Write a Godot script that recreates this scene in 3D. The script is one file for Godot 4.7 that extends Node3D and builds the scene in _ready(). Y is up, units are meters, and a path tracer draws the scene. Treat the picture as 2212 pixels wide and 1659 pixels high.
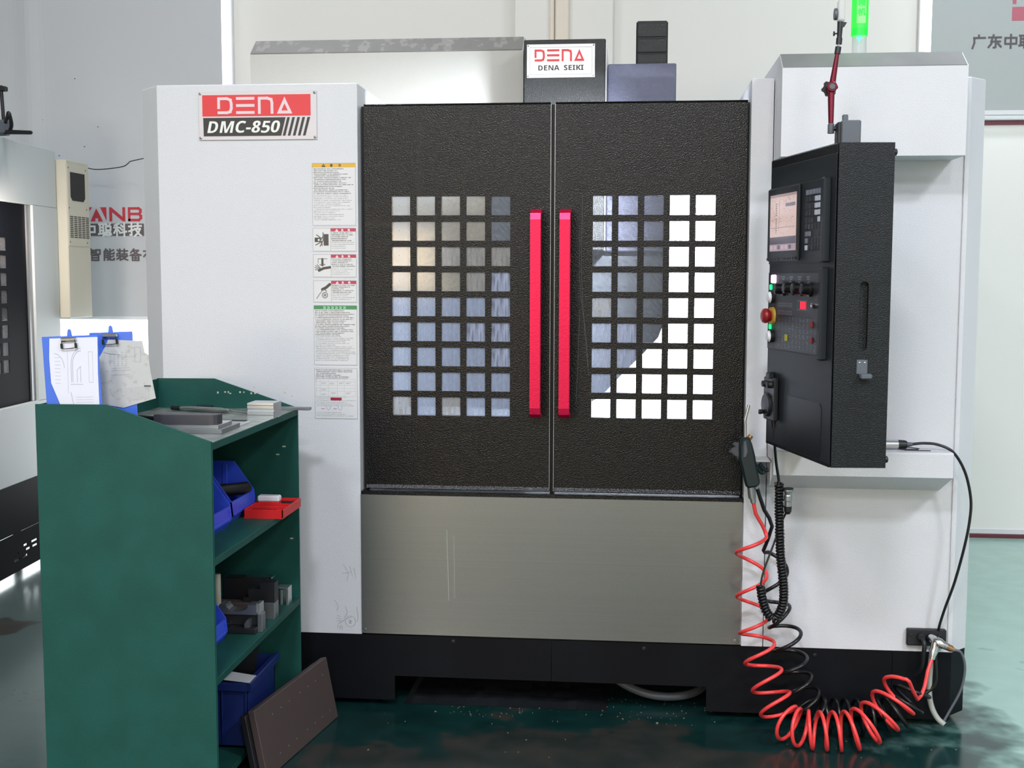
extends Node3D
# Workshop with a vertical machining centre, a tool rack on its left and a neighbouring machine.
# World: y up, metres. The front sheet of the machine lies in the plane z = 0; x runs to the right.

var M := {}
var taken := {}
var rng := RandomNumberGenerator.new()


# ---------------------------------------------------------------- mesh builder
class B:
	var v := PackedVector3Array()
	var n := PackedVector3Array()
	var uv := PackedVector2Array()
	var lift := 0  # overlapping strokes end a hair apart, so that no two faces coincide

	func tri(a: Vector3, b: Vector3, c: Vector3, na: Vector3, nb: Vector3, nc: Vector3, ua := Vector2.ZERO, ub := Vector2.ZERO, uc := Vector2.ZERO) -> void:
		var g := (b - a).cross(c - a)
		if g.length_squared() < 1e-16:
			return
		v.append(a)
		n.append(na)
		uv.append(ua)
		if g.dot(na + nb + nc) > 0.0:
			v.append(c)
			v.append(b)
			n.append(nc)
			n.append(nb)
			uv.append(uc)
			uv.append(ub)
		else:
			v.append(b)
			v.append(c)
			n.append(nb)
			n.append(nc)
			uv.append(ub)
			uv.append(uc)

	func quad(a: Vector3, b: Vector3, c: Vector3, d: Vector3, nn: Vector3) -> void:
		tri(a, b, c, nn, nn, nn, Vector2(0, 0), Vector2(1, 0), Vector2(1, 1))
		tri(a, c, d, nn, nn, nn, Vector2(0, 0), Vector2(1, 1), Vector2(0, 1))

	# chamfered box about centre c, full size s, chamfer e, in the frame t
	func box(c: Vector3, s: Vector3, e := 0.0, t := Transform3D.IDENTITY) -> B:
		var h := s * 0.5
		e = minf(e, minf(h.x, minf(h.y, h.z)) * 0.9)
		for ax in 3:
			var a1 := (ax + 1) % 3
			var a2 := (ax + 2) % 3
			for sg: float in [-1.0, 1.0]:
				var nn := Vector3.ZERO
				nn[ax] = sg
				var q: Array[Vector3] = []
				for k: Array in [[-1.0, 1.0], [1.0, 1.0], [1.0, -1.0], [-1.0, -1.0]]:
					var p := Vector3.ZERO
					p[ax] = sg * h[ax]
					p[a1] = k[0] * (h[a1] - e)
					p[a2] = k[1] * (h[a2] - e)
					q.append(t * (c + p))
				quad(q[0], q[1], q[2], q[3], t.basis * nn)
			if e > 0.0:
				for s1: float in [-1.0, 1.0]:
					for s2: float in [-1.0, 1.0]:
						var nn := Vector3.ZERO
						nn[a1] = s1
						nn[a2] = s2
						nn = nn.normalized()
						var q: Array[Vector3] = []
						for k: Array in [[-1.0, 0], [1.0, 0], [1.0, 1], [-1.0, 1]]:
							var p := Vector3.ZERO
							p[ax] = k[0] * (h[ax] - e)
							p[a1] = s1 * (h[a1] - (e if k[1] == 1 else 0.0))
							p[a2] = s2 * (h[a2] - (0.0 if k[1] == 1 else e))
							q.append(t * (c + p))
						quad(q[0], q[1], q[2], q[3], t.basis * nn)
		if e > 0.0:
			for sx: float in [-1.0, 1.0]:
				for sy: float in [-1.0, 1.0]:
					for sz: float in [-1.0, 1.0]:
						var sgn := Vector3(sx, sy, sz)
						var nn := t.basis * sgn.normalized()
						tri(t * (c + sgn * (h - Vector3(0, e, e))), t * (c + sgn * (h - Vector3(e, 0, e))), t * (c + sgn * (h - Vector3(e, e, 0))), nn, nn, nn)
		return self

	# box given by two corners
	func bb(a: Vector3, b: Vector3, e := 0.0, t := Transform3D.IDENTITY) -> B:
		return box((a + b) * 0.5, (b - a).abs(), e, t)

	# polygon in XY of frame t, extruded from z0 to z1, chamfered by e on the z1 side
	func prism(poly_in: Array, z0: float, z1: float, t := Transform3D.IDENTITY, e := 0.0) -> B:
		var poly := PackedVector2Array()
		for p in poly_in:
			poly.append(p if p is Vector2 else Vector2(p[0], p[1]))
		var area := 0.0
		var m := poly.size()
		for i in m:
			area += poly[i].cross(poly[(i + 1) % m])
		if area < 0.0:
			poly.reverse()
		var ins := PackedVector2Array()
		for i in m:
			var d0 := (poly[i] - poly[(i + m - 1) % m]).normalized()
			var d1 := (poly[(i + 1) % m] - poly[i]).normalized()
			var n0 := Vector2(-d0.y, d0.x)
			var n1 := Vector2(-d1.y, d1.x)
			var mid := (n0 + n1)
			var l := maxf(mid.length_squared(), 0.3)
			ins.append(poly[i] + mid * (2.0 * e / l))
		for i in m:
			var j := (i + 1) % m
			var d := (poly[j] - poly[i]).normalized()
			var nn := t.basis * Vector3(d.y, -d.x, 0)
			quad(t * V(poly[i], z0), t * V(poly[j], z0), t * V(poly[j], z1 - e), t * V(poly[i], z1 - e), nn)
			if e > 0.0:
				var nb := (t.basis * Vector3(d.y, -d.x, 1)).normalized()
				quad(t * V(poly[i], z1 - e), t * V(poly[j], z1 - e), t * V(ins[j], z1), t * V(ins[i], z1), nb)
		var ids := Geometry2D.triangulate_polygon(poly)
		var up := t.basis * Vector3(0, 0, 1)
		var lo := poly[0]
		var hi := poly[0]
		for p in poly:
			lo = lo.min(p)
			hi = hi.max(p)
		var sz := (hi - lo).max(Vector2(1e-6, 1e-6))
		for k in range(0, ids.size(), 3):
			var a := ids[k]
			var b := ids[k + 1]
			var c := ids[k + 2]
			var ua := (poly[a] - lo) / sz
			var ub := (poly[b] - lo) / sz
			var uc := (poly[c] - lo) / sz
			ua.y = 1.0 - ua.y
			ub.y = 1.0 - ub.y
			uc.y = 1.0 - uc.y
			tri(t * V(ins[a], z1), t * V(ins[b], z1), t * V(ins[c], z1), up, up, up, ua, ub, uc)
			tri(t * V(poly[a], z0), t * V(poly[b], z0), t * V(poly[c], z0), -up, -up, -up, ua, ub, uc)
		return self

	func V(p: Vector2, z: float) -> Vector3:
		return Vector3(p.x, p.y, z)

	# round bar along points; r may be one radius or one per point
	func tube(pts: Array, r, seg := 8, caps := true) -> B:
		var m := pts.size()
		var u := Vector3.ZERO
		var rings: Array = []
		var nrm: Array = []
		for i in m:
			var p: Vector3 = pts[i]
			var tg: Vector3 = (pts[mini(i + 1, m - 1)] - pts[maxi(i - 1, 0)])
			tg = tg.normalized()
			if u == Vector3.ZERO:
				u = tg.cross(Vector3.UP if absf(tg.y) < 0.9 else Vector3.RIGHT).normalized()
			u = (u - tg * u.dot(tg)).normalized()
			var w := tg.cross(u)
			var rr: float = r[i] if r is Array else r
			var ring := PackedVector3Array()
			var rn := PackedVector3Array()
			for k in seg:
				var a := TAU * k / seg
				var q := u * cos(a) + w * sin(a)
				ring.append(p + q * rr)
				rn.append(q)
			rings.append(ring)
			nrm.append(rn)
		for i in m - 1:
			for k in seg:
				var k2 := (k + 1) % seg
				var a: Vector3 = rings[i][k]
				var b: Vector3 = rings[i][k2]
				var c: Vector3 = rings[i + 1][k2]
				var d: Vector3 = rings[i + 1][k]
				tri(a, b, c, nrm[i][k], nrm[i][k2], nrm[i + 1][k2])
				tri(a, c, d, nrm[i][k], nrm[i + 1][k2], nrm[i + 1][k])
		if caps:
			for e: int in [0, m - 1]:
				var out: Vector3 = (pts[0] - pts[1]).normalized() if e == 0 else (pts[m - 1] - pts[m - 2]).normalized()
				for k in seg:
					tri(pts[e], rings[e][k], rings[e][(k + 1) % seg], out, out, out)
		return self

	# profile of (radius, height) turned about the Y axis of frame t, hard edges
	func lathe(prof: Array, seg: int, t := Transform3D.IDENTITY) -> B:
		for i in prof.size() - 1:
			var a := Vector2(prof[i][0], prof[i][1])
			var b := Vector2(prof[i + 1][0], prof[i + 1][1])
			var d := (b - a).normalized()
			var n2 := Vector2(d.y, -d.x)
			for k in seg:
				var c0 := Vector3(cos(TAU * k / seg), 0, sin(TAU * k / seg))
				var c1 := Vector3(cos(TAU * (k + 1) / seg), 0, sin(TAU * (k + 1) / seg))
				var n0 := t.basis * (c0 * n2.x + Vector3.UP * n2.y)
				var n1 := t.basis * (c1 * n2.x + Vector3.UP * n2.y)
				var p := t * (c0 * a.x + Vector3.UP * a.y)
				var q := t * (c1 * a.x + Vector3.UP * a.y)
				var r := t * (c1 * b.x + Vector3.UP * b.y)
				var s := t * (c0 * b.x + Vector3.UP * b.y)
				tri(p, q, r, n0, n1, n1)
				tri(p, r, s, n0, n1, n0)
		return self

	# thick polyline in XY of frame t, extruded
	func stroke(pts: Array, w: float, z0: float, z1: float, t: Transform3D) -> B:
		var pl := PackedVector2Array()
		for p in pts:
			pl.append(p if p is Vector2 else Vector2(p[0], p[1]))
		for k in pl.size() - 1:
			var d := (pl[k + 1] - pl[k]).normalized()
			var o := Vector2(-d.y, d.x) * w * 0.5
			var x := d * w * 0.42
			lift += 1
			prism([pl[k] - x + o, pl[k + 1] + x + o, pl[k + 1] + x - o, pl[k] - x - o], z0 - 0.00007 * (lift % 9), z1 + 0.00007 * (lift % 9), t)
		return self

	func mesh(base := Vector3.ZERO) -> ArrayMesh:
		var a := []
		a.resize(Mesh.ARRAY_MAX)
		var vv := v
		if base != Vector3.ZERO:
			vv = PackedVector3Array()
			vv.resize(v.size())
			for i in v.size():
				vv[i] = v[i] - base
		a[Mesh.ARRAY_VERTEX] = vv
		a[Mesh.ARRAY_NORMAL] = n
		a[Mesh.ARRAY_TEX_UV] = uv
		var out := ArrayMesh.new()
		out.add_surface_from_arrays(Mesh.PRIMITIVE_TRIANGLES, a)
		return out


# ---------------------------------------------------------------- scene helpers
func vv(a: Array) -> Array:
	var out := []
	for p in a:
		out.append(Vector3(p[0], p[1], p[2]))
	return out


func numbered(called: String) -> String:
	var k: int = taken.get(called, 0)
	taken[called] = k + 1
	return called if k == 0 else "%s_%03d" % [called, k]


func base_of(node: Node) -> Vector3:
	var p := Vector3.ZERO
	while node != self and node is Node3D:
		p += node.position
		node = node.get_parent()
	return p


func tag(o: Node3D, label: String, category: String, group := "") -> Node3D:
	o.set_meta("label", label)
	o.set_meta("category", category)
	if group != "":
		o.set_meta("group", group)
	return o


func thing(called: String, label: String, category: String, at: Vector3, group := "") -> Node3D:
	var o := Node3D.new()
	o.name = numbered(called)
	o.position = at
	add_child(o)
	return tag(o, label, category, group)


# one mesh as a part of parent (vertices of b are world coordinates)
func part(called: String, b: B, m: Material, parent: Node3D, label := "") -> MeshInstance3D:
	var o := MeshInstance3D.new()
	o.name = called
	parent.add_child(o, true)
	o.mesh = b.mesh(base_of(parent))
	o.mesh.surface_set_material(0, m)
	if label != "":
		o.set_meta("label", label)
	return o


# one more piece of a shared mesh, set at a world position
func piece(called: String, mesh: Mesh, m: Material, parent: Node3D, at: Vector3, turn := Basis.IDENTITY) -> MeshInstance3D:
	var o := MeshInstance3D.new()
	o.name = called
	parent.add_child(o, true)
	o.mesh = mesh
	o.material_override = m
	o.transform = Transform3D(turn, at - base_of(parent))
	return o


# a thing that is one mesh
func single(called: String, b: B, m: Material, at: Vector3, label: String, category: String, group := "") -> MeshInstance3D:
	var o := MeshInstance3D.new()
	o.name = numbered(called)
	o.position = at
	add_child(o)
	o.mesh = b.mesh(at)
	o.mesh.surface_set_material(0, m)
	tag(o, label, category, group)
	return o


func struct(called: String, b: B, m: Material) -> MeshInstance3D:
	var o := MeshInstance3D.new()
	o.name = called
	add_child(o)
	o.mesh = b.mesh()
	o.mesh.surface_set_material(0, m)
	o.set_meta("kind", "structure")
	return o


func plan() -> Transform3D:  # polygons given as (x, -z), extruded upwards
	return Transform3D(Basis(Vector3(1, 0, 0), Vector3(0, 0, -1), Vector3(0, 1, 0)), Vector3.ZERO)


func profile() -> Transform3D:  # polygons given as (-z, y), extruded along x
	return Transform3D(Basis(Vector3(0, 0, -1), Vector3(0, 1, 0), Vector3(1, 0, 0)), Vector3.ZERO)


func smooth(pts: Array, per := 8) -> Array:
	var out := []
	var m := pts.size()
	for i in m - 1:
		for k in per:
			var t := float(k) / per
			out.append((pts[i] as Vector3).cubic_interpolate(pts[i + 1], pts[maxi(i - 1, 0)], pts[mini(i + 2, m - 1)], t))
	out.append(pts[m - 1])
	return out


# points of a coil wound about an axis: rows are [x, y, z, turns so far, coil radius]
func coil(rows: Array, per_turn := 22, phase := 0.0) -> Array:
	var ax := []
	var tn := []
	var rd := []
	var m := rows.size()
	var per := 24
	for i in m - 1:
		for k in per:
			var t := float(k) / per
			var a: Array = rows[maxi(i - 1, 0)]
			var b: Array = rows[i]
			var c: Array = rows[i + 1]
			var d: Array = rows[mini(i + 2, m - 1)]
			ax.append(Vector3(b[0], b[1], b[2]).cubic_interpolate(Vector3(c[0], c[1], c[2]), Vector3(a[0], a[1], a[2]), Vector3(d[0], d[1], d[2]), t))
			tn.append(lerpf(b[3], c[3], t))
			rd.append(lerpf(b[4], c[4], t))
	var out := []
	var u := Vector3.ZERO
	var last := -1.0
	for i in ax.size() - 1:
		var tg: Vector3 = (ax[i + 1] - ax[i]).normalized()
		if u == Vector3.ZERO:
			u = tg.cross(Vector3(0, 0, 1)).normalized()
		u = (u - tg * u.dot(tg)).normalized()
		var w := tg.cross(u)
		if tn[i] - last < 1.0 / per_turn and i > 0:
			continue
		last = tn[i]
		var ang: float = TAU * tn[i] + phase
		out.append(ax[i] + (u * cos(ang) + w * sin(ang)) * rd[i])
	return out


# ---------------------------------------------------------------- textures and materials
func noise_image(kind: int, freq: float, size: int, sd: int, oct := 3) -> Image:
	var f := FastNoiseLite.new()
	f.noise_type = kind
	f.frequency = freq
	f.seed = sd
	f.fractal_octaves = oct
	return f.get_seamless_image(size, size)


func normal_tex(kind: int, freq: float, size: int, sd: int, bump: float, oct := 2) -> ImageTexture:
	var im := noise_image(kind, freq, size, sd, oct)
	im.convert(Image.FORMAT_RGBA8)
	im.bump_map_to_normal_map(bump)
	return ImageTexture.create_from_image(im)


# a colour texture that wanders between two colours
func mottled(a: Color, b: Color, freq: float, size: int, sd: int, oct := 4) -> ImageTexture:
	var src := noise_image(FastNoiseLite.TYPE_SIMPLEX_SMOOTH, freq, size, sd, oct)
	src.convert(Image.FORMAT_L8)
	var g := src.get_data()
	var out := PackedByteArray()
	out.resize(size * size * 3)
	for i in size * size:
		var t := g[i] / 255.0
		out[i * 3] = int(lerpf(a.r, b.r, t) * 255.0)
		out[i * 3 + 1] = int(lerpf(a.g, b.g, t) * 255.0)
		out[i * 3 + 2] = int(lerpf(a.b, b.b, t) * 255.0)
	return ImageTexture.create_from_image(Image.create_from_data(size, size, false, Image.FORMAT_RGB8, out))


func mat(called: String, c: Color, rough: float, metal := 0.0, more := {}) -> StandardMaterial3D:
	var m := StandardMaterial3D.new()
	m.resource_name = called
	m.albedo_color = c
	m.roughness = rough
	m.metallic = metal
	for k in more:
		m.set(k, more[k])
	M[called] = m
	return m


func grain(m: StandardMaterial3D, tex: Texture2D, amount: float, scale: float) -> StandardMaterial3D:
	m.normal_enabled = true
	m.normal_texture = tex
	m.normal_scale = amount
	m.uv1_triplanar = true
	m.uv1_world_triplanar = true
	m.uv1_scale = Vector3.ONE * scale
	return m


func glow(called: String, c: Color, e: float) -> StandardMaterial3D:
	return mat(called, c, 0.4, 0.0, {"emission_enabled": true, "emission": c, "emission_energy_multiplier": e})


func printed(called: String, im: Image, rough := 0.5, metal := 0.0) -> StandardMaterial3D:
	return mat(called, Color.WHITE, rough, metal, {"albedo_texture": ImageTexture.create_from_image(im)})


func dab(im: Image, p: Vector2, r: float, c: Color) -> void:
	for y in range(int(p.y - r), int(p.y + r) + 2):
		for x in range(int(p.x - r), int(p.x + r) + 2):
			if x >= 0 and y >= 0 and x < im.get_width() and y < im.get_height():
				var k := clampf(r + 0.5 - Vector2(x, y).distance_to(p), 0.0, 1.0) * c.a
				if k > 0.0:
					im.set_pixel(x, y, im.get_pixel(x, y).lerp(Color(c, 1.0), k))


func ink(im: Image, pts: Array, r: float, c: Color) -> void:
	for k in pts.size() - 1:
		var a := Vector2(pts[k][0], pts[k][1])
		var b := Vector2(pts[k + 1][0], pts[k + 1][1])
		var steps := int(a.distance_to(b) / maxf(r * 0.7, 0.6)) + 1
		for s in steps + 1:
			dab(im, a.lerp(b, float(s) / steps), r, c)


# a word in the drawn character set, onto an image
func ink_sign(im: Image, ch: String, at: Vector2, size: float, r: float, c: Color) -> void:
	for st: Array in SIGNS[ch]:
		var q := []
		for p: Array in st:
			q.append([at.x + p[0] * size / 10.0, at.y + p[1] * size / 10.0])
		ink(im, q, r, c)


# the same character as raised strokes on a surface; frame t: x right, y up, z outwards
func raise_sign(b: B, ch: String, size: float, w: float, t: Transform3D, deep := 0.0012) -> void:
	for st: Array in SIGNS[ch]:
		var q := []
		for p: Array in st:
			q.append(Vector2(p[0] * size / 10.0, -p[1] * size / 10.0))
		b.stroke(q, w, 0.0, deep, t)


func letters(text: String, height: float, weight: int, slant := 0.0, stretch := 1.0) -> B:
	var tm := TextMesh.new()
	var f := SystemFont.new()
	f.font_names = PackedStringArray(["Droid Sans"])
	f.font_weight = weight
	tm.font = f
	tm.font_size = 64
	tm.pixel_size = 0.01
	tm.depth = 0.05
	tm.curve_step = 1.0
	tm.text = text
	tm.horizontal_alignment = HORIZONTAL_ALIGNMENT_CENTER
	var arr := tm.get_mesh_arrays()
	var vs: PackedVector3Array = arr[Mesh.ARRAY_VERTEX]
	var ids: PackedInt32Array = arr[Mesh.ARRAY_INDEX]
	var lo := Vector3.INF
	var hi := -Vector3.INF
	for p in vs:
		lo = lo.min(p)
		hi = hi.max(p)
	var s := height / (hi.y - lo.y)
	var out := B.new()
	var q := PackedVector3Array()
	for p in vs:
		var x := (p.x - (lo.x + hi.x) * 0.5) * s * stretch
		var y := (p.y - (lo.y + hi.y) * 0.5) * s
		q.append(Vector3(x + y * slant, y, 0.0016 if p.z > 0.0 else 0.0))
	var count := ids.size() if ids.size() > 0 else q.size()
	for k in range(0, count, 3):
		var a := q[ids[k]] if ids.size() > 0 else q[k]
		var b := q[ids[k + 1]] if ids.size() > 0 else q[k + 1]
		var c := q[ids[k + 2]] if ids.size() > 0 else q[k + 2]
		var g := (c - a).cross(b - a).normalized()
		out.tri(a, b, c, g, g, g)
	return out


func moved(b: B, t: Transform3D) -> B:
	for i in b.v.size():
		b.v[i] = t * b.v[i]
		b.n[i] = (t.basis * b.n[i]).normalized()
	return b


# the four letters of the maker's logo in a cell of height h, each letter w wide with gap g
func logo(h: float, w: float, g: float, t: Transform3D) -> Array:
	var out := []
	var s := h * 0.17
	var x := 0.0
	var d := B.new()
	var r := [Vector2(s / 2, -h * 0.62), Vector2(s / 2, -s / 2), Vector2(w * 0.62, -s / 2), Vector2(w * 0.86, -h * 0.17), Vector2(w - s / 2, -h * 0.4), Vector2(w - s / 2, -h * 0.66), Vector2(w * 0.84, -h * 0.86), Vector2(w * 0.62, -h + s / 2), Vector2(s / 2, -h + s / 2)]
	d.stroke(r, s, 0, 0.0014, t)
	out.append(d)
	x += w + g
	var e := B.new()
	for k in 3:
		var y := -s / 2 - k * (h - s) / 2.0
		e.stroke([Vector2(x + s * 0.42, y), Vector2(x + w * 1.12, y)], s, 0, 0.0014, t)
	out.append(e)
	x += w * 1.2 + g
	var nn := B.new()
	nn.stroke([Vector2(x + s / 2, -h + s * 0.4), Vector2(x + s / 2, -s / 2), Vector2(x + w * 0.6, -s / 2), Vector2(x + w * 0.86, -h * 0.16), Vector2(x + w - s / 2, -h * 0.36), Vector2(x + w - s / 2, -h + s * 0.4)], s, 0, 0.0014, t)
	out.append(nn)
	x += w + g
	var a := B.new()
	var q := [Vector2(x + w * 0.5, 0), Vector2(x + w, -h), Vector2(x, -h)]
	var c := Vector2(x + w * 0.5, -h * 0.69)
	for k in 3:
		var p0: Vector2 = q[k]
		var p1: Vector2 = q[(k + 1) % 3]
		a.prism([p0, p1, c.lerp(p1, 0.42), c.lerp(p0, 0.42)], 0, 0.0014, t)
	out.append(a)
	return out


const SIGNS := {
	"广": [[[5, 0.3], [5, 1.6]], [[1.4, 2.2], [9.5, 2.2]], [[1.8, 2.2], [1.8, 6], [0.6, 9.6]]],
	"东": [[[0.6, 2], [9.4, 2]], [[4, 0.3], [2.4, 5], [8.8, 5]], [[5.6, 3.4], [5.6, 9], [4.2, 9.4]], [[2.6, 6.4], [0.6, 9]], [[7.2, 6.4], [9.4, 8.8]]],
	"中": [[[1, 2.5], [9, 2.5], [9, 6.8], [1, 6.8], [1, 2.5]], [[5, 0.2], [5, 9.8]]],
	"聪": [[[0.4, 1], [5, 1]], [[1.2, 1], [1.2, 8]], [[3.8, 1], [3.8, 9.8]], [[1.2, 3.3], [3.8, 3.3]], [[1.2, 5.6], [3.8, 5.6]], [[0.2, 8.2], [4.6, 7.4]], [[5.8, 0.4], [6.8, 2]], [[9.2, 0.4], [8.2, 2]], [[5.8, 2.6], [9.4, 2.6], [9.4, 5.4], [5.8, 5.4], [5.8, 2.6]], [[5.4, 7], [5, 9]], [[6.4, 6.6], [6.6, 9], [8.4, 9.2], [8.8, 8.2]], [[7.4, 6.2], [8, 7.4]], [[9, 6.8], [9.8, 8.6]]],
	"科": [[[4.2, 0.6], [0.8, 1.8]], [[0.4, 3.4], [4.8, 3.4]], [[2.6, 1.4], [2.6, 9.8]], [[2.5, 3.6], [0.4, 7.4]], [[2.7, 4.4], [4.4, 6.2]], [[5.8, 1.6], [7, 2.8]], [[5.4, 4], [6.8, 5.2]], [[4.8, 7.4], [9.8, 6.4]], [[8.2, 0.3], [8.2, 9.8]]],
	"技": [[[0.4, 2.6], [4.2, 2.6]], [[2.4, 0.3], [2.4, 9], [1.2, 8.8]], [[0.4, 6.2], [4.2, 5]], [[4.8, 2.2], [9.8, 2.2]], [[7.2, 0.3], [7.2, 4.2]], [[5, 4.4], [9, 4.4], [7.6, 7], [4.8, 9.7]], [[5.8, 5.2], [7.4, 7.6], [9.8, 9.6]]],
	"智": [[[1.6, 0.2], [0.6, 2]], [[1.2, 1.4], [4.6, 1.4]], [[0.3, 3], [5, 3]], [[2.8, 1.4], [2.4, 3.6], [0.4, 5.2]], [[3, 3.4], [4.6, 4.8]], [[6, 1], [9.4, 1], [9.4, 4.6], [6, 4.6], [6, 1]], [[2.2, 5.6], [8, 5.6], [8, 9.8], [2.2, 9.8], [2.2, 5.6]], [[2.2, 7.7], [8, 7.7]]],
	"能": [[[2.4, 0.2], [0.8, 2.6], [4.4, 2.2]], [[3.4, 1.2], [4.8, 3]], [[0.9, 9.8], [0.9, 4], [4.4, 4], [4.4, 9.2], [3.6, 9.4]], [[0.9, 5.8], [4.4, 5.8]], [[0.9, 7.4], [4.4, 7.4]], [[6, 0.3], [6, 4.2], [9.4, 4.2], [9.6, 3.2]], [[9.2, 1], [6, 2.4]], [[6, 5.2], [6, 9.4], [9.4, 9.4], [9.6, 8.2]], [[9.2, 6], [6, 7.4]]],
	"装": [[[0.8, 1], [2, 2]], [[3, 0.3], [3, 5]], [[0.4, 4.4], [3, 3.4]], [[4.2, 1.8], [9.8, 1.8]], [[7, 0.3], [7, 4.4]], [[4.6, 4.4], [9.4, 4.4]], [[0.3, 6], [9.8, 6]], [[4.6, 6], [0.4, 8.8]], [[3.2, 7.4], [3.2, 9.6], [5.4, 8.6]], [[5, 6.2], [6.8, 8.4], [9.8, 9.6]], [[8.6, 6.8], [6.8, 7.8]]],
	"备": [[[3.6, 0.2], [0.8, 3.4]], [[3.2, 1.4], [7.6, 1.4], [5, 4], [0.3, 5.6]], [[2.6, 1.8], [6, 4.2], [9.8, 5.4]], [[2.2, 5.8], [7.8, 5.8], [7.8, 9.8], [2.2, 9.8], [2.2, 5.8]], [[5, 5.8], [5, 9.8]], [[2.2, 7.8], [7.8, 7.8]]],
	"有": [[[0.4, 2], [9.6, 2]], [[4.4, 0.2], [3.4, 3.4], [0.6, 6.6]], [[3.2, 9.8], [3.2, 4.2], [8, 4.2], [8, 9.4], [7, 9.6]], [[3.2, 6], [8, 6]], [[3.2, 7.6], [8, 7.6]]],
	"精": [[[0.8, 1], [1.4, 2.6]], [[4.2, 1], [3.6, 2.6]], [[0.3, 3.6], [4.8, 3.6]], [[2.5, 0.3], [2.5, 9.8]], [[2.4, 4], [0.4, 7.6]], [[2.7, 4.4], [4.4, 6.4]], [[5.4, 1], [9.6, 1]], [[5.6, 2.4], [9.4, 2.4]], [[5.2, 3.8], [9.8, 3.8]], [[7.5, 0.2], [7.5, 3.8]], [[5.8, 9.8], [5.8, 5], [9.2, 5], [9.2, 9.6]], [[5.8, 6.4], [9.2, 6.4]], [[5.8, 7.8], [9.2, 7.8]]],
	"机": [[[0.4, 2.8], [4.6, 2.8]], [[2.5, 0.3], [2.5, 9.8]], [[2.4, 3.2], [0.4, 7]], [[2.7, 3.8], [4.4, 5.8]], [[5.8, 1], [5.8, 5.6], [4.8, 9.6]], [[5.8, 1], [8.6, 1], [8.6, 9], [9.8, 9.2], [9.8, 7.8]]],
	"警": [[[0.4, 1], [5.2, 1]], [[1.8, 0.2], [1.8, 1.8]], [[3.8, 0.2], [3.8, 1.8]], [[1, 2.2], [4.8, 2.2], [4.6, 4.4]], [[1.4, 3], [3.4, 3], [3.4, 4.2], [1.4, 4.2], [1.4, 3]], [[6.6, 0.2], [5.6, 2.2]], [[6, 1.2], [9.8, 1.2]], [[8.8, 1.4], [7.6, 3.2], [5.6, 4.4]], [[6.6, 2], [9.6, 4.4]], [[2, 5.4], [8, 5.4]], [[0.4, 6.4], [9.6, 6.4]], [[2.4, 7.4], [7.6, 7.4]], [[2.4, 8.4], [7.6, 8.4], [7.6, 9.8], [2.4, 9.8], [2.4, 8.4]]],
	"告": [[[2.4, 0.4], [1.4, 2.4]], [[2, 1.6], [8.6, 1.6]], [[5, 0.2], [5, 4]], [[0.4, 4], [9.6, 4]], [[2, 5.6], [8, 5.6], [8, 9.6], [2, 9.6], [2, 5.6]]],
	"危": [[[3.6, 0.2], [0.8, 3.2]], [[3, 1.4], [7, 1.4], [5.8, 3]], [[1.6, 3.2], [9.6, 3.2]], [[1.8, 3.2], [1.6, 7], [0.4, 9.8]], [[3.8, 5], [7.8, 5], [7.6, 7], [6.4, 7]], [[3.8, 5], [3.8, 9.4], [9.2, 9.4], [9.4, 8]]],
	"险": [[[0.8, 0.8], [3.4, 0.8], [2.2, 3.4], [3.4, 5.4], [2.2, 6.6]], [[0.8, 0.8], [0.8, 9.8]], [[6.6, 0.2], [4, 3.8]], [[6.6, 0.2], [9.8, 3.6]], [[5.4, 4], [8.2, 4]], [[5, 5.6], [5.8, 7.8]], [[7, 5.2], [7.2, 7.4]], [[9.2, 5.4], [8.2, 8]], [[4.2, 9.2], [9.8, 9.2]]],
}


# ---------------------------------------------------------------- the scene
func _ready() -> void:
	rng.seed = 20240611
	view_and_light()
	materials()
	room()
	ceiling_lamps()
	machining_center()
	control_cabinet()
	handwheel()
	indicator_stand()
	air_gun_and_hoses()
	probe()
	neighbour_machine()
	tool_rack()
	rack_contents()
	floor_bits()


func view_and_light() -> void:
	var cam := Camera3D.new()
	cam.name = "camera"
	cam.position = Vector3(0, 1.4, 3.75)
	cam.basis = Basis.from_euler(Vector3(deg_to_rad(-5.08), deg_to_rad(5.5), 0.0025), EULER_ORDER_YXZ)
	cam.fov = rad_to_deg(2.0 * atan(829.5 / 2580.0))
	cam.near = 0.05
	cam.far = 60.0
	add_child(cam)
	cam.current = true
	var env := Environment.new()
	env.background_mode = Environment.BG_COLOR
	env.background_color = Color(0.75, 0.82, 0.9)
	env.background_energy_multiplier = 1.0
	env.tonemap_mode = Environment.TONE_MAPPER_LINEAR
	env.tonemap_exposure = 0.92
	env.sdfgi_enabled = true
	env.ssao_enabled = true
	env.ssil_enabled = true
	var we := WorldEnvironment.new()
	we.name = "environment"
	we.environment = env
	add_child(we)


# an area light in front of a glowing face; its -z axis looks along "towards"
func area(called: String, at: Vector3, towards: Vector3, size: Vector2, c: Color, e: float, parent: Node3D) -> void:
	var l := AreaLight3D.new()
	l.name = called
	l.area_size = size
	l.light_color = c
	l.light_energy = e
	l.shadow_enabled = true
	l.area_range = 30.0
	parent.add_child(l, true)
	var up := Vector3.UP if absf(towards.normalized().y) < 0.9 else Vector3.BACK
	l.transform = Transform3D(Basis.looking_at(towards, up), at - base_of(parent))


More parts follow.
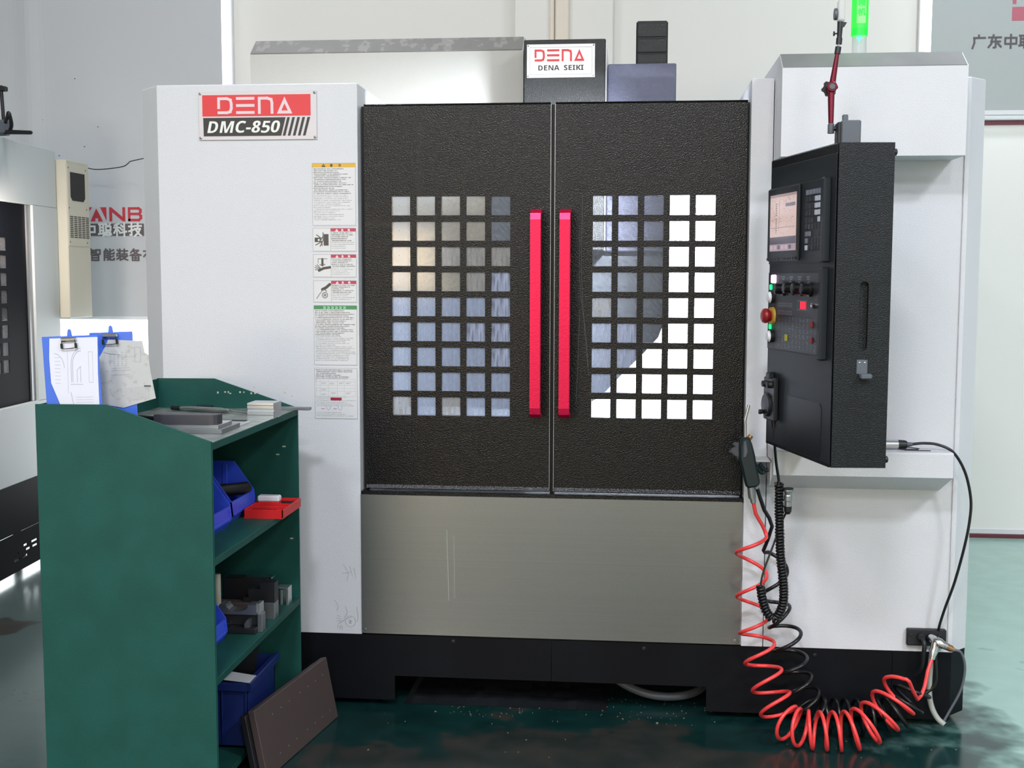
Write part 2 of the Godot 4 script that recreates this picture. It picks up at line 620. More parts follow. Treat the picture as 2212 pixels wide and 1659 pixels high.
func ceiling_lamps() -> void:
	var spots := [[3.2, 3.75], [4.1, 7.2], [-2.3, 3.75], [-2.3, 7.2], [-0.5, 4.6], [1.0, 6.4], [-1.7, -1.1], [1.9, -1.1]]  # last four are added: two fill the left panel, two brighten the back wall
	for i in spots.size():
		var p := Vector3(spots[i][0], 4.62, spots[i][1])
		var where: String = ["above the aisle right of the machine", "over the far right corner of the hall", "above the aisle left of the machine", "over the far left corner of the hall", "over the middle of the hall, added to brighten the left panel", "over the back of the hall, added as fill light", "behind the machine near the left blind, added to brighten the back wall", "behind the machine near the right blind, added to brighten the back wall"][i]
		var t := thing("ceiling_lamp", "white square LED panel lamp hanging " + where, "lamp", p, "LED panel lamps under the ceiling")
		part("housing", B.new().box(p + Vector3(0, 0.06, 0), Vector3(0.66, 0.08, 0.66), 0.01), M.paint_plain, t)
		part("lamp_panel", B.new().box(p + Vector3(0, 0.012, 0), Vector3(0.6, 0.012, 0.6)), M.lamp_glow, t)
		part("hanger", B.new().tube([p + Vector3(0, 0.1, 0), p + Vector3(0, 0.38, 0)], 0.008, 6), M.steel_dull, t)
		area("lamp_light", p - Vector3(0, 0.004, 0), Vector3.DOWN, Vector2(0.6, 0.6), Color(0.94, 0.96, 1.0), [21.0, 11.0, 8.0, 5.0, 20.0, 15.0, 3.2, 5.0][i], t)


func materials() -> void:
	var leather := normal_tex(FastNoiseLite.TYPE_SIMPLEX_SMOOTH, 0.16, 512, 3, 5.0, 2)
	var fine := normal_tex(FastNoiseLite.TYPE_SIMPLEX, 0.12, 512, 5, 4.0, 3)
	# paints
	grain(mat("paint_white", Color(0.80, 0.80, 0.815), 0.42), leather, 0.16, 2.6)
	mat("paint_plain", Color(0.82, 0.82, 0.82), 0.5)
	grain(mat("paint_black", Color(0.042, 0.042, 0.046), 0.28, 0.0, {"metallic_specular": 0.4}), leather, 0.26, 2.2)
	grain(mat("paint_charcoal", Color(0.13, 0.135, 0.135), 0.5), leather, 0.4, 3.0)
	grain(mat("box_black", Color(0.06, 0.075, 0.085), 0.4, 0.0, {"metallic_specular": 0.4}), leather, 0.42, 3.2)
	mat("box_panel", Color(0.1, 0.12, 0.14), 0.5)
	mat("box_dark", Color(0.04, 0.055, 0.075), 0.45)
	mat("skirt_black", Color(0.045, 0.056, 0.078), 0.55, 0.0, {"metallic_specular": 0.3})
	M.skirt_black.albedo_texture = mottled(Color(0.75, 0.75, 0.75), Color(1, 1, 1), 0.01, 256, 41)
	M.skirt_black.uv1_triplanar = true
	M.skirt_black.uv1_world_triplanar = true
	M.skirt_black.uv1_scale = Vector3.ONE * 0.8
	grain(mat("motor_blue", Color(0.36, 0.37, 0.45), 0.4), leather, 0.5, 3.0)
	mat("worn_grey", Color.WHITE, 0.6, 0.0, {"albedo_texture": worn_top(), "uv1_triplanar": true, "uv1_world_triplanar": true, "uv1_scale": Vector3.ONE * 1.1})
	mat("dusty_grey", Color(0.5, 0.5, 0.5), 0.6, 0.0, {"albedo_texture": mottled(Color(0.85, 0.85, 0.85), Color(1, 1, 1), 0.02, 256, 9), "uv1_triplanar": true, "uv1_world_triplanar": true})
	# metals
	grain(mat("steel_sheet", Color(0.58, 0.595, 0.6), 0.34, 0.95), fine, 0.06, 4.0)
	M.steel_sheet.albedo_texture = brushed()
	mat("steel_dull", Color(0.62, 0.63, 0.64), 0.4, 0.9)
	mat("steel_bright", Color(0.82, 0.82, 0.82), 0.22, 1.0)
	mat("steel_dark", Color(0.20, 0.20, 0.215), 0.45, 0.6)
	mat("aluminium", Color(0.80, 0.81, 0.81), 0.3, 0.9)
	mat("brass", Color(0.66, 0.5, 0.36), 0.35, 0.9)
	mat("blued_steel", Color(0.27, 0.265, 0.285), 0.5, 0.35)
	mat("rust_plate", Color(0.34, 0.29, 0.28), 0.55, 0.3)
	mat("screw_head", Color(0.7, 0.7, 0.72), 0.3, 1.0)
	mat("handle_red", Color(0.86, 0.09, 0.29), 0.34, 0.55)
	grain(M.handle_red, normal_tex(FastNoiseLite.TYPE_SIMPLEX, 0.05, 256, 15, 1.0), 0.25, 6.0)
	mat("arm_red", Color(0.42, 0.09, 0.16), 0.35, 0.6)
	# plastics, rubber, cloth
	mat("red_print", Color(0.83, 0.17, 0.2), 0.42)
	mat("red_tray", Color(0.82, 0.14, 0.15), 0.4)
	mat("black_print", Color(0.1, 0.105, 0.115), 0.42)
	mat("plate_white", Color(0.80, 0.77, 0.78), 0.35)
	mat("plate_silver", Color(0.84, 0.83, 0.84), 0.3, 0.5)
	mat("logo_white", Color(0.86, 0.76, 0.78), 0.4)
	mat("text_white", Color(0.88, 0.88, 0.86), 0.4)
	mat("hose_red", Color(0.91, 0.26, 0.26), 0.3)
	mat("hose_black", Color(0.06, 0.063, 0.07), 0.32)
	mat("rubber", Color(0.05, 0.052, 0.06), 0.5)
	mat("plastic_black", Color(0.085, 0.095, 0.11), 0.45)
	mat("plastic_grey", Color(0.33, 0.35, 0.38), 0.45)
	mat("gun_green", Color(0.06, 0.13, 0.145), 0.42)
	mat("gun_grey", Color(0.27, 0.27, 0.29), 0.5)
	mat("hose_white", Color(0.62, 0.63, 0.6), 0.45)
	mat("blue_bin", Color(0.2, 0.31, 0.80), 0.38)
	mat("blue_crate", Color(0.10, 0.17, 0.42), 0.45)
	mat("blue_board", Color(0.27, 0.42, 0.80), 0.3)
	mat("white_plastic", Color(0.88, 0.88, 0.9), 0.35)
	mat("beige", Color(0.72, 0.70, 0.63), 0.5)
	mat("key_white", Color(0.72, 0.74, 0.78), 0.5)
	mat("key_grey", Color(0.42, 0.44, 0.48), 0.5)
	mat("key_dark", Color(0.12, 0.13, 0.15), 0.5)
	mat("key_teal", Color(0.25, 0.5, 0.55), 0.5)
	mat("mushroom", Color(0.55, 0.07, 0.1), 0.35)
	mat("yellow_ring", Color(0.72, 0.57, 0.2), 0.45)
	mat("yellow_key", Color(0.62, 0.62, 0.18), 0.5)
	mat("red_key", Color(0.5, 0.13, 0.13), 0.5)
	mat("grease", Color(0.66, 0.67, 0.68), 0.5)
	mat("dried_film", Color(0.6, 0.61, 0.58), 0.7)
	mat("chip_grey", Color(0.5, 0.48, 0.42), 0.6)
	grain(mat("rear_paint", Color(0.68, 0.675, 0.65), 0.5), leather, 0.1, 2.6)
	mat("latch_yellow", Color(0.8, 0.78, 0.55), 0.5)
	# the rack
	grain(mat("rack_green", Color(0.10, 0.30, 0.27), 0.55, 0.0, {"metallic_specular": 0.35}), fine, 0.05, 2.0)
	M.rack_green.albedo_texture = mottled(Color(0.88, 0.9, 0.9), Color(1, 1, 1), 0.012, 256, 21)
	mat("rack_top", Color(1, 1, 1), 0.35, 0.35, {"albedo_texture": mottled(Color(0.34, 0.37, 0.36), Color(0.66, 0.67, 0.65), 0.02, 256, 27), "uv1_triplanar": true, "uv1_world_triplanar": true, "uv1_scale": Vector3.ONE * 2.2})
	# the hall
	mat("wall_white", Color(0.86, 0.855, 0.835), 0.75)
	mat("wall_right_panel", Color(0.93, 0.92, 0.9), 0.6)
	mat("pillar_cream", Color(0.86, 0.82, 0.765), 0.75)
	mat("hall_wall", Color(0.72, 0.72, 0.71), 0.8)
	mat("added_dado_green", Color(0.16, 0.22, 0.21), 0.7)
	mat("hall_floor", Color(0.2, 0.3, 0.28), 0.35)
	mat("ceiling_white", Color(0.72, 0.72, 0.72), 0.85)
	mat("blind_grey", Color(0.74, 0.75, 0.765), 0.8)
	mat("blind_cool", Color(0.68, 0.70, 0.70), 0.8)
	mat("rail_white", Color(0.87, 0.87, 0.88), 0.4)
	mat("trim_red", Color(0.42, 0.17, 0.22), 0.5)
	mat("blind_red", Color(0.72, 0.2, 0.25), 0.7)
	mat("blind_pink", Color(0.72, 0.4, 0.46), 0.7)
	mat("blind_ink", Color(0.36, 0.34, 0.35), 0.7)
	mat("blind_paper", Color(0.84, 0.85, 0.85), 0.7)
	mat("mint_floor", Color(0.64, 0.76, 0.725), 0.3)
	mat("floor_painted", Color.WHITE, 0.18, 0.0, {"albedo_texture": floor_texture()})
	grain(M.floor_painted, fine, 0.05, 1.5)
	M.floor_painted.uv1_triplanar = false
	M.floor_painted.uv1_scale = Vector3.ONE
	M.floor_painted.normal_enabled = false
	# neighbour
	mat("neighbour_white", Color(0.69, 0.72, 0.725), 0.45)
	mat("neighbour_black", Color(0.05, 0.06, 0.085), 0.55, 0.0, {"metallic_specular": 0.15})
	mat("neighbour_beige", Color(0.72, 0.71, 0.65), 0.5)
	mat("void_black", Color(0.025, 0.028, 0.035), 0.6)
	# light givers
	glow("lamp_glow", Color(0.97, 0.975, 1.0), 6.0)
	glow("window_day", Color(0.97, 0.99, 1.0), 2.8)
	glow("window_warm", Color(1.0, 0.88, 0.7), 3.5)
	glow("window_hall", Color(0.98, 0.97, 0.96), 2.5)
	glow("work_light", Color(0.95, 0.97, 1.0), 6.0)
	glow("tower_green", Color(0.18, 0.95, 0.25), 0.9)
	glow("tower_bright", Color(0.08, 0.9, 0.2), 1.2)
	glow("tower_cyan", Color(0.2, 0.95, 0.9), 1.2)
	glow("led_green", Color(0.1, 0.95, 0.55), 1.0)
	glow("led_red", Color(0.95, 0.08, 0.22), 0.9)
	glow("lit_key", Color(0.98, 0.86, 0.97), 0.9)
	mat("tower_clear", Color(0.8, 0.83, 0.84, 0.35), 0.08, 0.0, {"transparency": BaseMaterial3D.TRANSPARENCY_ALPHA})
	mat("case_clear", Color(0.85, 0.85, 0.83, 0.55), 0.1, 0.0, {"transparency": BaseMaterial3D.TRANSPARENCY_ALPHA})
	# dirty door panes, with reflections put into the film colour
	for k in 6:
		var m := mat("pane_%d" % k, Color.WHITE, 0.08, 0.0, {"albedo_texture": pane_film_and_reflection(k), "transparency": BaseMaterial3D.TRANSPARENCY_ALPHA})
		m.resource_name = "pane_film_and_reflection"


# grey sloping top of the rear guard: paint with worn, lighter patches
func worn_top() -> ImageTexture:
	var n1 := noise_image(FastNoiseLite.TYPE_SIMPLEX_SMOOTH, 0.02, 512, 61, 4)
	n1.convert(Image.FORMAT_L8)
	var g := n1.get_data()
	var out := PackedByteArray()
	out.resize(512 * 512 * 3)
	for i in 512 * 512:
		var t := g[i] / 255.0
		var c := 0.44 + 0.04 * t
		if t > 0.70:
			c = 0.58
		out[i * 3] = int(c * 255)
		out[i * 3 + 1] = int(c * 0.985 * 255)
		out[i * 3 + 2] = int(c * 0.95 * 255)
	return ImageTexture.create_from_image(Image.create_from_data(512, 512, false, Image.FORMAT_RGB8, out))


# brushed sheet: fine vertical-free grain with two dried drip marks left to geometry
func brushed() -> ImageTexture:
	var im := Image.create(256, 256, false, Image.FORMAT_RGB8)
	var r := RandomNumberGenerator.new()
	r.seed = 5
	for y in 256:
		var c := 0.95 + r.randf() * 0.03
		for x in 256:
			var d := c + (r.randf() - 0.5) * 0.05
			im.set_pixel(x, y, Color(d, d, d))
	return ImageTexture.create_from_image(im)


# coolant film on a polycarbonate pane: density of the dried film, reflections painted into its colour
func pane_film_and_reflection(k: int) -> ImageTexture:
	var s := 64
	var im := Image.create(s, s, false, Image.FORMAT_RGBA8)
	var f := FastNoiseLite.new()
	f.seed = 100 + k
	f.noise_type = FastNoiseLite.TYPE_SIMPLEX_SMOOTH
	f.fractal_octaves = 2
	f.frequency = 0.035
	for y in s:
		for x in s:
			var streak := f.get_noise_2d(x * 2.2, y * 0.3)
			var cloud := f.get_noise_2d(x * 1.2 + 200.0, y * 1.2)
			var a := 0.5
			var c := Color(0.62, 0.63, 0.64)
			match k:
				0:  # even haze, warm wall reflection painted into its colour
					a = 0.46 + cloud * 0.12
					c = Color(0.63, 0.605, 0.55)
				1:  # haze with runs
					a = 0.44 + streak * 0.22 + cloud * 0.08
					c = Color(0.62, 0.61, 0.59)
				2:  # strong runs, bluish interior reflection painted into the colour
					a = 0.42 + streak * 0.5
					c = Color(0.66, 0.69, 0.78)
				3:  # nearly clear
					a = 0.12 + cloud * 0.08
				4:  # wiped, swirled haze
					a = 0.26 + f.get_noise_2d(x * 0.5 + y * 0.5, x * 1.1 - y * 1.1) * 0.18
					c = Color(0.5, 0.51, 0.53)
				5:  # haze with light runs, its blue a painted interior reflection
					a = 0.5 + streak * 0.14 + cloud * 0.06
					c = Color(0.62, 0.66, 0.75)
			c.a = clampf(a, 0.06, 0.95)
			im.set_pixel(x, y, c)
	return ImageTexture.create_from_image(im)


# floor paint seen from above, 5.8 m by 4.2 m: mint paint, darker green working area, brown ground-in patches
func floor_texture() -> ImageTexture:
	var w := 1160
	var h := 840
	var a := FastNoiseLite.new()
	a.seed = 71
	a.frequency = 0.008
	a.fractal_octaves = 5
	var b := FastNoiseLite.new()
	b.seed = 72
	b.frequency = 0.03
	b.fractal_octaves = 3
	var na := a.get_image(w, h)
	var nb := b.get_image(w, h)
	na.convert(Image.FORMAT_L8)
	nb.convert(Image.FORMAT_L8)
	var ga := na.get_data()
	var gb := nb.get_data()
	var out := PackedByteArray()
	out.resize(w * h * 3)
	var mint := Color(0.60, 0.74, 0.70)
	var dark := Color(0.065, 0.18, 0.175)
	var grey := Color(0.27, 0.335, 0.325)
	var brown := Color(0.195, 0.178, 0.163)
	for y in h:
		var z := -3.0 + 4.2 * y / h
		for x in w:
			var i := y * w + x
			var px := -3.5 + 5.8 * x / w
			var t := ga[i] / 255.0 - 0.5
			var u := gb[i] / 255.0 - 0.5
			var c := mint
			if px < -1.2:
				c = grey
			# darker green area in front of and below the machine, with a ragged edge
			var edge := minf(minf(px + 1.45, 1.06 - px), z + 2.2) + t * 0.5 + u * 0.4
			var k := clampf(edge / 0.34 + 0.5, 0.0, 1.0)
			c = c.lerp(dark, k)
			# ground-in brown dirt, one wide patch and a smaller one
			var d1 := 1.0 - Vector2((px + 0.1) / 0.62, (z - 0.42) / 0.34).length() + t * 1.3 + u * 0.5
			var d2 := 1.0 - Vector2((px + 0.62) / 0.3, (z - 0.5) / 0.2).length() + t * 1.2 + u * 0.7
			var d3 := 1.0 - Vector2((px + 2.55) / 0.3, (z + 0.75) / 0.16).length() + t * 1.2 + u * 0.7
			var kb := clampf(maxf(maxf(d1, d2), d3) * 6.0, 0.0, 1.0) * (0.75 + u * 0.4)
			c = c.lerp(brown, clampf(kb, 0.0, 1.0))
			var f := 1.0 + (u * 0.3 + t * 0.2) * k + u * 0.05
			out[i * 3] = int(clampf(c.r * f, 0, 1) * 255)
			out[i * 3 + 1] = int(clampf(c.g * f, 0, 1) * 255)
			out[i * 3 + 2] = int(clampf(c.b * f, 0, 1) * 255)
	return ImageTexture.create_from_image(Image.create_from_data(w, h, false, Image.FORMAT_RGB8, out))


func room() -> void:
	var x0 := -6.2
	var x1 := 5.4
	var z0 := -2.88
	var z1 := 9.4
	var top := 5.0
	# floor: painted slab, its middle with the patchy paint
	var fl := struct("floor", B.new().bb(Vector3(x0, -0.12, z0 - 0.2), Vector3(x1, -0.012, z1)), M.mint_floor)
	var rim := B.new()
	rim.bb(Vector3(x0, -0.012, z0 - 0.2), Vector3(-3.5, 0, z1))
	rim.bb(Vector3(2.3, -0.012, z0 - 0.2), Vector3(x1, 0, z1))
	part("floor_paint", rim, M.mint_floor, fl)
	part("aisle_paint", B.new().bb(Vector3(-3.5, -0.012, 1.2), Vector3(2.3, 0, z1)), M.hall_floor, fl)
	var mid := B.new()
	mid.bb(Vector3(-3.5, -0.012, -3.0), Vector3(2.3, -0.001, 1.2))
	var u := Vector3.UP
	mid.tri(Vector3(-3.5, 0, -3.0), Vector3(2.3, 0, -3.0), Vector3(2.3, 0, 1.2), u, u, u, Vector2(0, 0), Vector2(1, 0), Vector2(1, 1))
	mid.tri(Vector3(-3.5, 0, -3.0), Vector3(2.3, 0, 1.2), Vector3(-3.5, 0, 1.2), u, u, u, Vector2(0, 0), Vector2(1, 1), Vector2(0, 1))
	part("patchy_floor_paint", mid, M.floor_painted, fl)
	struct("ceiling", B.new().bb(Vector3(x0, top, z0 - 0.2), Vector3(x1, top + 0.15, z1 + 0.2)), M.ceiling_white)
	struct("wall_back", B.new().bb(Vector3(x0, 0, z0 - 0.2), Vector3(x1, top, z0)), M.wall_white)
	struct("wall_left", B.new().bb(Vector3(x0 - 0.2, 0, z0 - 0.2), Vector3(x0, top, z1 + 0.2)), M.hall_wall)
	struct("wall_right", B.new().bb(Vector3(x1, 0, z0 - 0.2), Vector3(x1 + 0.2, top, z1 + 0.2)), M.hall_wall)
	var wf := struct("wall_front", B.new().bb(Vector3(x0, 0, z1), Vector3(x1, top, z1 + 0.2)), M.hall_wall)
	part("added_dado", B.new().bb(Vector3(x0, 0, z1 - 0.01), Vector3(x1, 1.1, z1)), M.added_dado_green, wf, "unseen dark green lower wall, added as a dark reflection")  # unseen dado added to give the steel apron something dark to mirror
	# pillar and pipe on the back wall
	var pil := struct("trim_1", B.new().bb(Vector3(-0.626, 0, z0), Vector3(-0.093, top, z0 + 0.05), 0.006), M.wall_white)
	part("pipe_cover", B.new().bb(Vector3(-0.403, 0, z0 + 0.05), Vector3(-0.33, top, z0 + 0.08), 0.006), M.pillar_cream, pil)
	part("cable_duct", B.new().bb(Vector3(-0.432, 0, z0 + 0.05), Vector3(-0.408, top, z0 + 0.065), 0.003), M.pillar_cream, pil)
	# white-faced lower wall on the right with dark red edging
	var rw := struct("trim_2", B.new().bb(Vector3(1.35, 0.05, z0), Vector3(x1, 2.21, z0 + 0.012)), M.wall_right_panel)
	part("red_strip", B.new().bb(Vector3(1.35, 2.21, z0), Vector3(x1, 2.233, z0 + 0.02)), M.trim_red, rw, "dark red strip along the top of the panel")
	part("white_rail", B.new().bb(Vector3(1.35, 2.233, z0), Vector3(x1, 2.262, z0 + 0.03), 0.004), M.rail_white, rw)
	part("lower_rail", B.new().bb(Vector3(1.35, 0.02, z0), Vector3(x1, 0.05, z0 + 0.02), 0.003), M.rail_white, rw)
	struct("baseboard_back", B.new().bb(Vector3(1.35, 0, z0), Vector3(x1, 0.02, z0 + 0.025), 0.002), M.trim_red)
	# daylight windows on the back wall, behind the blinds
	day_window("window_1", -4.3, -2.236, 0.12, 3.6, z0, 3.0)
	day_window("window_2", 1.545, 3.6, 2.3, 3.8, z0, 3.0)
	# warm windows in the wall behind the viewer
	warm_window("window_3", -4.4, -2.13, 1.26, 1.92, z1, 9.0, M.window_warm, Color(1.0, 0.88, 0.7))
	warm_window("window_4", 0.95, 1.7, 1.2, 2.0, z1, 4.5, M.window_warm, Color(1.0, 0.88, 0.7))
	warm_window("window_5", -4.4, -1.6, 2.15, 3.9, z1, 6.0, M.window_hall, Color(0.98, 0.97, 0.96))
	blinds(z0)


func day_window(called: String, xa: float, xb: float, ya: float, yb: float, z: float, e: float) -> void:
	var fr := B.new()
	var w := 0.035
	fr.bb(Vector3(xa - w, ya - w, z), Vector3(xb + w, ya, z + 0.03), 0.004)
	fr.bb(Vector3(xa - w, yb, z), Vector3(xb + w, yb + w, z + 0.03), 0.004)
	fr.bb(Vector3(xa - w, ya, z), Vector3(xa, yb, z + 0.03), 0.004)
	fr.bb(Vector3(xb, ya, z), Vector3(xb + w, yb, z + 0.03), 0.004)
	var o := struct(called, fr, M.rail_white)
	part("window_pane", B.new().bb(Vector3(xa, ya, z), Vector3(xb, yb, z + 0.008)), M.window_day, o)
	area("window_light", Vector3((xa + xb) / 2, (ya + yb) / 2, z + 0.012), Vector3(0, 0, 1), Vector2(xb - xa, yb - ya), Color(0.95, 0.98, 1.0), e, o)


func warm_window(called: String, xa: float, xb: float, ya: float, yb: float, z: float, e: float, glass: Material, tint: Color) -> void:
	var fr := B.new()
	var w := 0.06
	fr.bb(Vector3(xa - w, ya - w, z - 0.04), Vector3(xb + w, ya, z), 0.004)
	fr.bb(Vector3(xa - w, yb, z - 0.04), Vector3(xb + w, yb + w, z), 0.004)
	fr.bb(Vector3(xa - w, ya, z - 0.04), Vector3(xa, yb, z), 0.004)
	fr.bb(Vector3(xb, ya, z - 0.04), Vector3(xb + w, yb, z), 0.004)
	var o := struct(called, fr, M.rail_white)
	part("window_pane", B.new().bb(Vector3(xa, ya, z - 0.01), Vector3(xb, yb, z)), glass, o)
	area("window_light", Vector3((xa + xb) / 2, (ya + yb) / 2, z - 0.014), Vector3(0, 0, -1), Vector2(xb - xa, yb - ya), tint, e, o)


func blinds(z0: float) -> void:
	var zb := z0 + 0.08
	# left blind: a gently waved sheet, so a strip of vertices
	var b := B.new()
	var xa := -4.35
	var xb := -2.246
	var m := 84
	for k in m:
		var p := lerpf(xa, xb, float(k) / m)
		var q := lerpf(xa, xb, float(k + 1) / m)
		var zp := zb + 0.012 * exp(-pow((p + 3.36) / 0.06, 2.0))
		var zq := zb + 0.012 * exp(-pow((q + 3.36) / 0.06, 2.0))
		var nn := Vector3(-(zq - zp), 0, q - p).normalized()
		b.quad(Vector3(p, 1.175, zp), Vector3(q, 1.175, zq), Vector3(q, 3.9, zq), Vector3(p, 3.9, zp), nn)
		b.quad(Vector3(p, 1.175, zp - 0.0015), Vector3(q, 1.175, zq - 0.0015), Vector3(q, 3.9, zq - 0.0015), Vector3(p, 3.9, zp - 0.0015), -nn)
	var t := thing("roller_blind", "pale grey roller blind printed with red and grey company lettering, behind the beige cabinet", "roller blind", Vector3(-3.3, 1.16, zb))
	part("blind_cloth", b, M.blind_grey, t)
	part("bottom_rail", B.new().bb(Vector3(xa, 1.158, zb - 0.008), Vector3(xb, 1.176, zb + 0.008), 0.004), M.rail_white, t)
	part("roller_tube", B.new().tube([Vector3(xa, 3.92, zb), Vector3(xb, 3.92, zb)], 0.03, 14), M.rail_white, t)
	var f := func(x: float, y: float) -> Transform3D: return Transform3D(Basis.IDENTITY, Vector3(x, y, zb + 0.0008))
	# red lettering: peak mark, N, B and the start of the next letter
	var y0 := 1.712
	var y1 := 1.791
	var pk := B.new()
	pk.prism([Vector2(-3.06, y1), Vector2(-3.016, y1), Vector2(-3.06, y0 + 0.02)], 0, 0.001, f.call(0, 0))
	pk.prism([Vector2(-2.992, y1 - 0.007), Vector2(-3.0275, y0), Vector2(-2.999, y0), Vector2(-2.999, y0 + 0.018), Vector2(-2.982, y0 + 0.018), Vector2(-2.982, y0), Vector2(-2.9545, y0)], 0, 0.001, f.call(0, 0))
	pk.prism([Vector2(-2.969, y1), Vector2(-2.933, y1), Vector2(-2.933, y0 + 0.004)], 0, 0.001, f.call(0, 0))
	part("letter_mark", pk, M.blind_red, t, "red peak-shaped mark")
	var nl := B.new()
	nl.prism([Vector2(-2.916, y0), Vector2(-2.916, y1), Vector2(-2.905, y1), Vector2(-2.839, y0 + 0.024), Vector2(-2.839, y1), Vector2(-2.823, y1), Vector2(-2.823, y0), Vector2(-2.837, y0), Vector2(-2.9, y0 + 0.053), Vector2(-2.9, y0)], 0, 0.001, f.call(0, 0))
	part("letter", nl, M.blind_red, t)
	var bl := B.new()
	bl.stroke([Vector2(-2.8, y0 + 0.007), Vector2(-2.8, y1 - 0.007), Vector2(-2.745, y1 - 0.007), Vector2(-2.734, y1 - 0.015), Vector2(-2.734, y1 - 0.027), Vector2(-2.742, y0 + 0.041)], 0.014, 0, 0.001, f.call(0, 0))
	bl.stroke([Vector2(-2.8, y0 + 0.041), Vector2(-2.742, y0 + 0.041), Vector2(-2.732, y0 + 0.03), Vector2(-2.732, y0 + 0.018), Vector2(-2.744, y0 + 0.007), Vector2(-2.8, y0 + 0.007)], 0.014, 0, 0.001, f.call(0, 0))
	part("letter", bl, M.blind_red, t)
	var sl := B.new()
	sl.stroke([Vector2(-2.655, y1 - 0.007), Vector2(-2.7, y1 - 0.007), Vector2(-2.7, y0 + 0.042), Vector2(-2.655, y0 + 0.036), Vector2(-2.655, y0 + 0.007), Vector2(-2.7, y0 + 0.007)], 0.014, 0, 0.001, f.call(0, 0))
	part("letter", sl, M.blind_red, t)
	part("grey_band", B.new().bb(Vector3(-3.13, 1.63, zb + 0.0006), Vector3(-2.716, 1.699, zb + 0.0016)), M.blind_ink, t)
	var xs := [-3.072, -2.982, -2.893, -2.806]
	for k in 4:
		var s := B.new()
		raise_sign(s, ["中", "聪", "科", "技"][k], 0.076, 0.0105, Transform3D(Basis.IDENTITY, Vector3(xs[k], 1.703, zb + 0.0015)))
		part("character", s, M.blind_paper, t)
	var xs2 := [-3.039, -2.958, -2.88, -2.802, -2.724]
	for k in 5:
		var s := B.new()
		raise_sign(s, ["智", "能", "装", "备", "有"][k], 0.066, 0.0085, f.call(xs2[k], 1.558))
		part("character", s, M.blind_ink, t)
	var fl := B.new()
	for p in [[-3.095, 2.505], [-3.335, 2.38], [-3.309, 2.349], [-2.968, 2.238], [-3.29, 2.28], [-3.05, 2.13], [-3.2, 2.08]]:
		fl.box(Vector3(p[0], p[1], zb + 0.002), Vector3(0.006, 0.004, 0.003), 0.001)
	part("fleck", fl, M.void_black, t, "dark flecks of dirt").set_meta("kind", "stuff")
	# right blind
	var t2 := thing("roller_blind", "grey roller blind with a red square logo and grey characters above the dark red strip", "roller blind", Vector3(2.6, 2.26, zb))
	part("blind_cloth", B.new().bb(Vector3(1.563, 2.275, zb - 0.0015), Vector3(3.7, 4.1, zb)), M.blind_cool, t2)
	part("bottom_rail", B.new().bb(Vector3(1.563, 2.25, zb - 0.01), Vector3(3.7, 2.276, zb + 0.01), 0.004), M.rail_white, t2)
	part("roller_tube", B.new().tube([Vector3(1.563, 4.12, zb), Vector3(3.7, 4.12, zb)], 0.03, 14), M.rail_white, t2)
	var xs3 := [1.769, 1.850, 1.930, 2.006, 2.086, 2.166]
	for k in 6:
		var s := B.new()
		raise_sign(s, ["广", "东", "中", "聪", "智", "能"][k], 0.07, 0.0095, f.call(xs3[k], 2.664 - k * 0.0))
		part("character", s, M.blind_ink, t2)
	part("logo_square", B.new().bb(Vector3(1.966, 2.733, zb), Vector3(2.2, 2.803, zb + 0.001), 0.0004), M.blind_pink, t2, "rose red logo block")
	part("logo_bar", B.new().bb(Vector3(1.967, 2.818, zb), Vector3(1.986, 2.96, zb + 0.001), 0.0004), M.blind_pink, t2)
	# thin black cable sagging along the wall, from the beige cabinet to the machine
	single("wall_cable", B.new().tube(smooth(vv([[-2.97, 2.0, -2.6], [-2.952, 1.994, -2.6], [-2.902, 1.984, -2.6], [-2.837, 1.986, -2.6], [-2.745, 1.998, -2.6], [-2.692, 2.01, -2.55], [-2.62, 2.015, -2.45], [-2.3, 2.0, -2.1], [-1.58, 1.95, -1.6]])), 0.0028, 6), M.rubber, Vector3(-2.6, 1.98, -2.5), "thin black cable sagging across the grey blind to the machine", "cable")


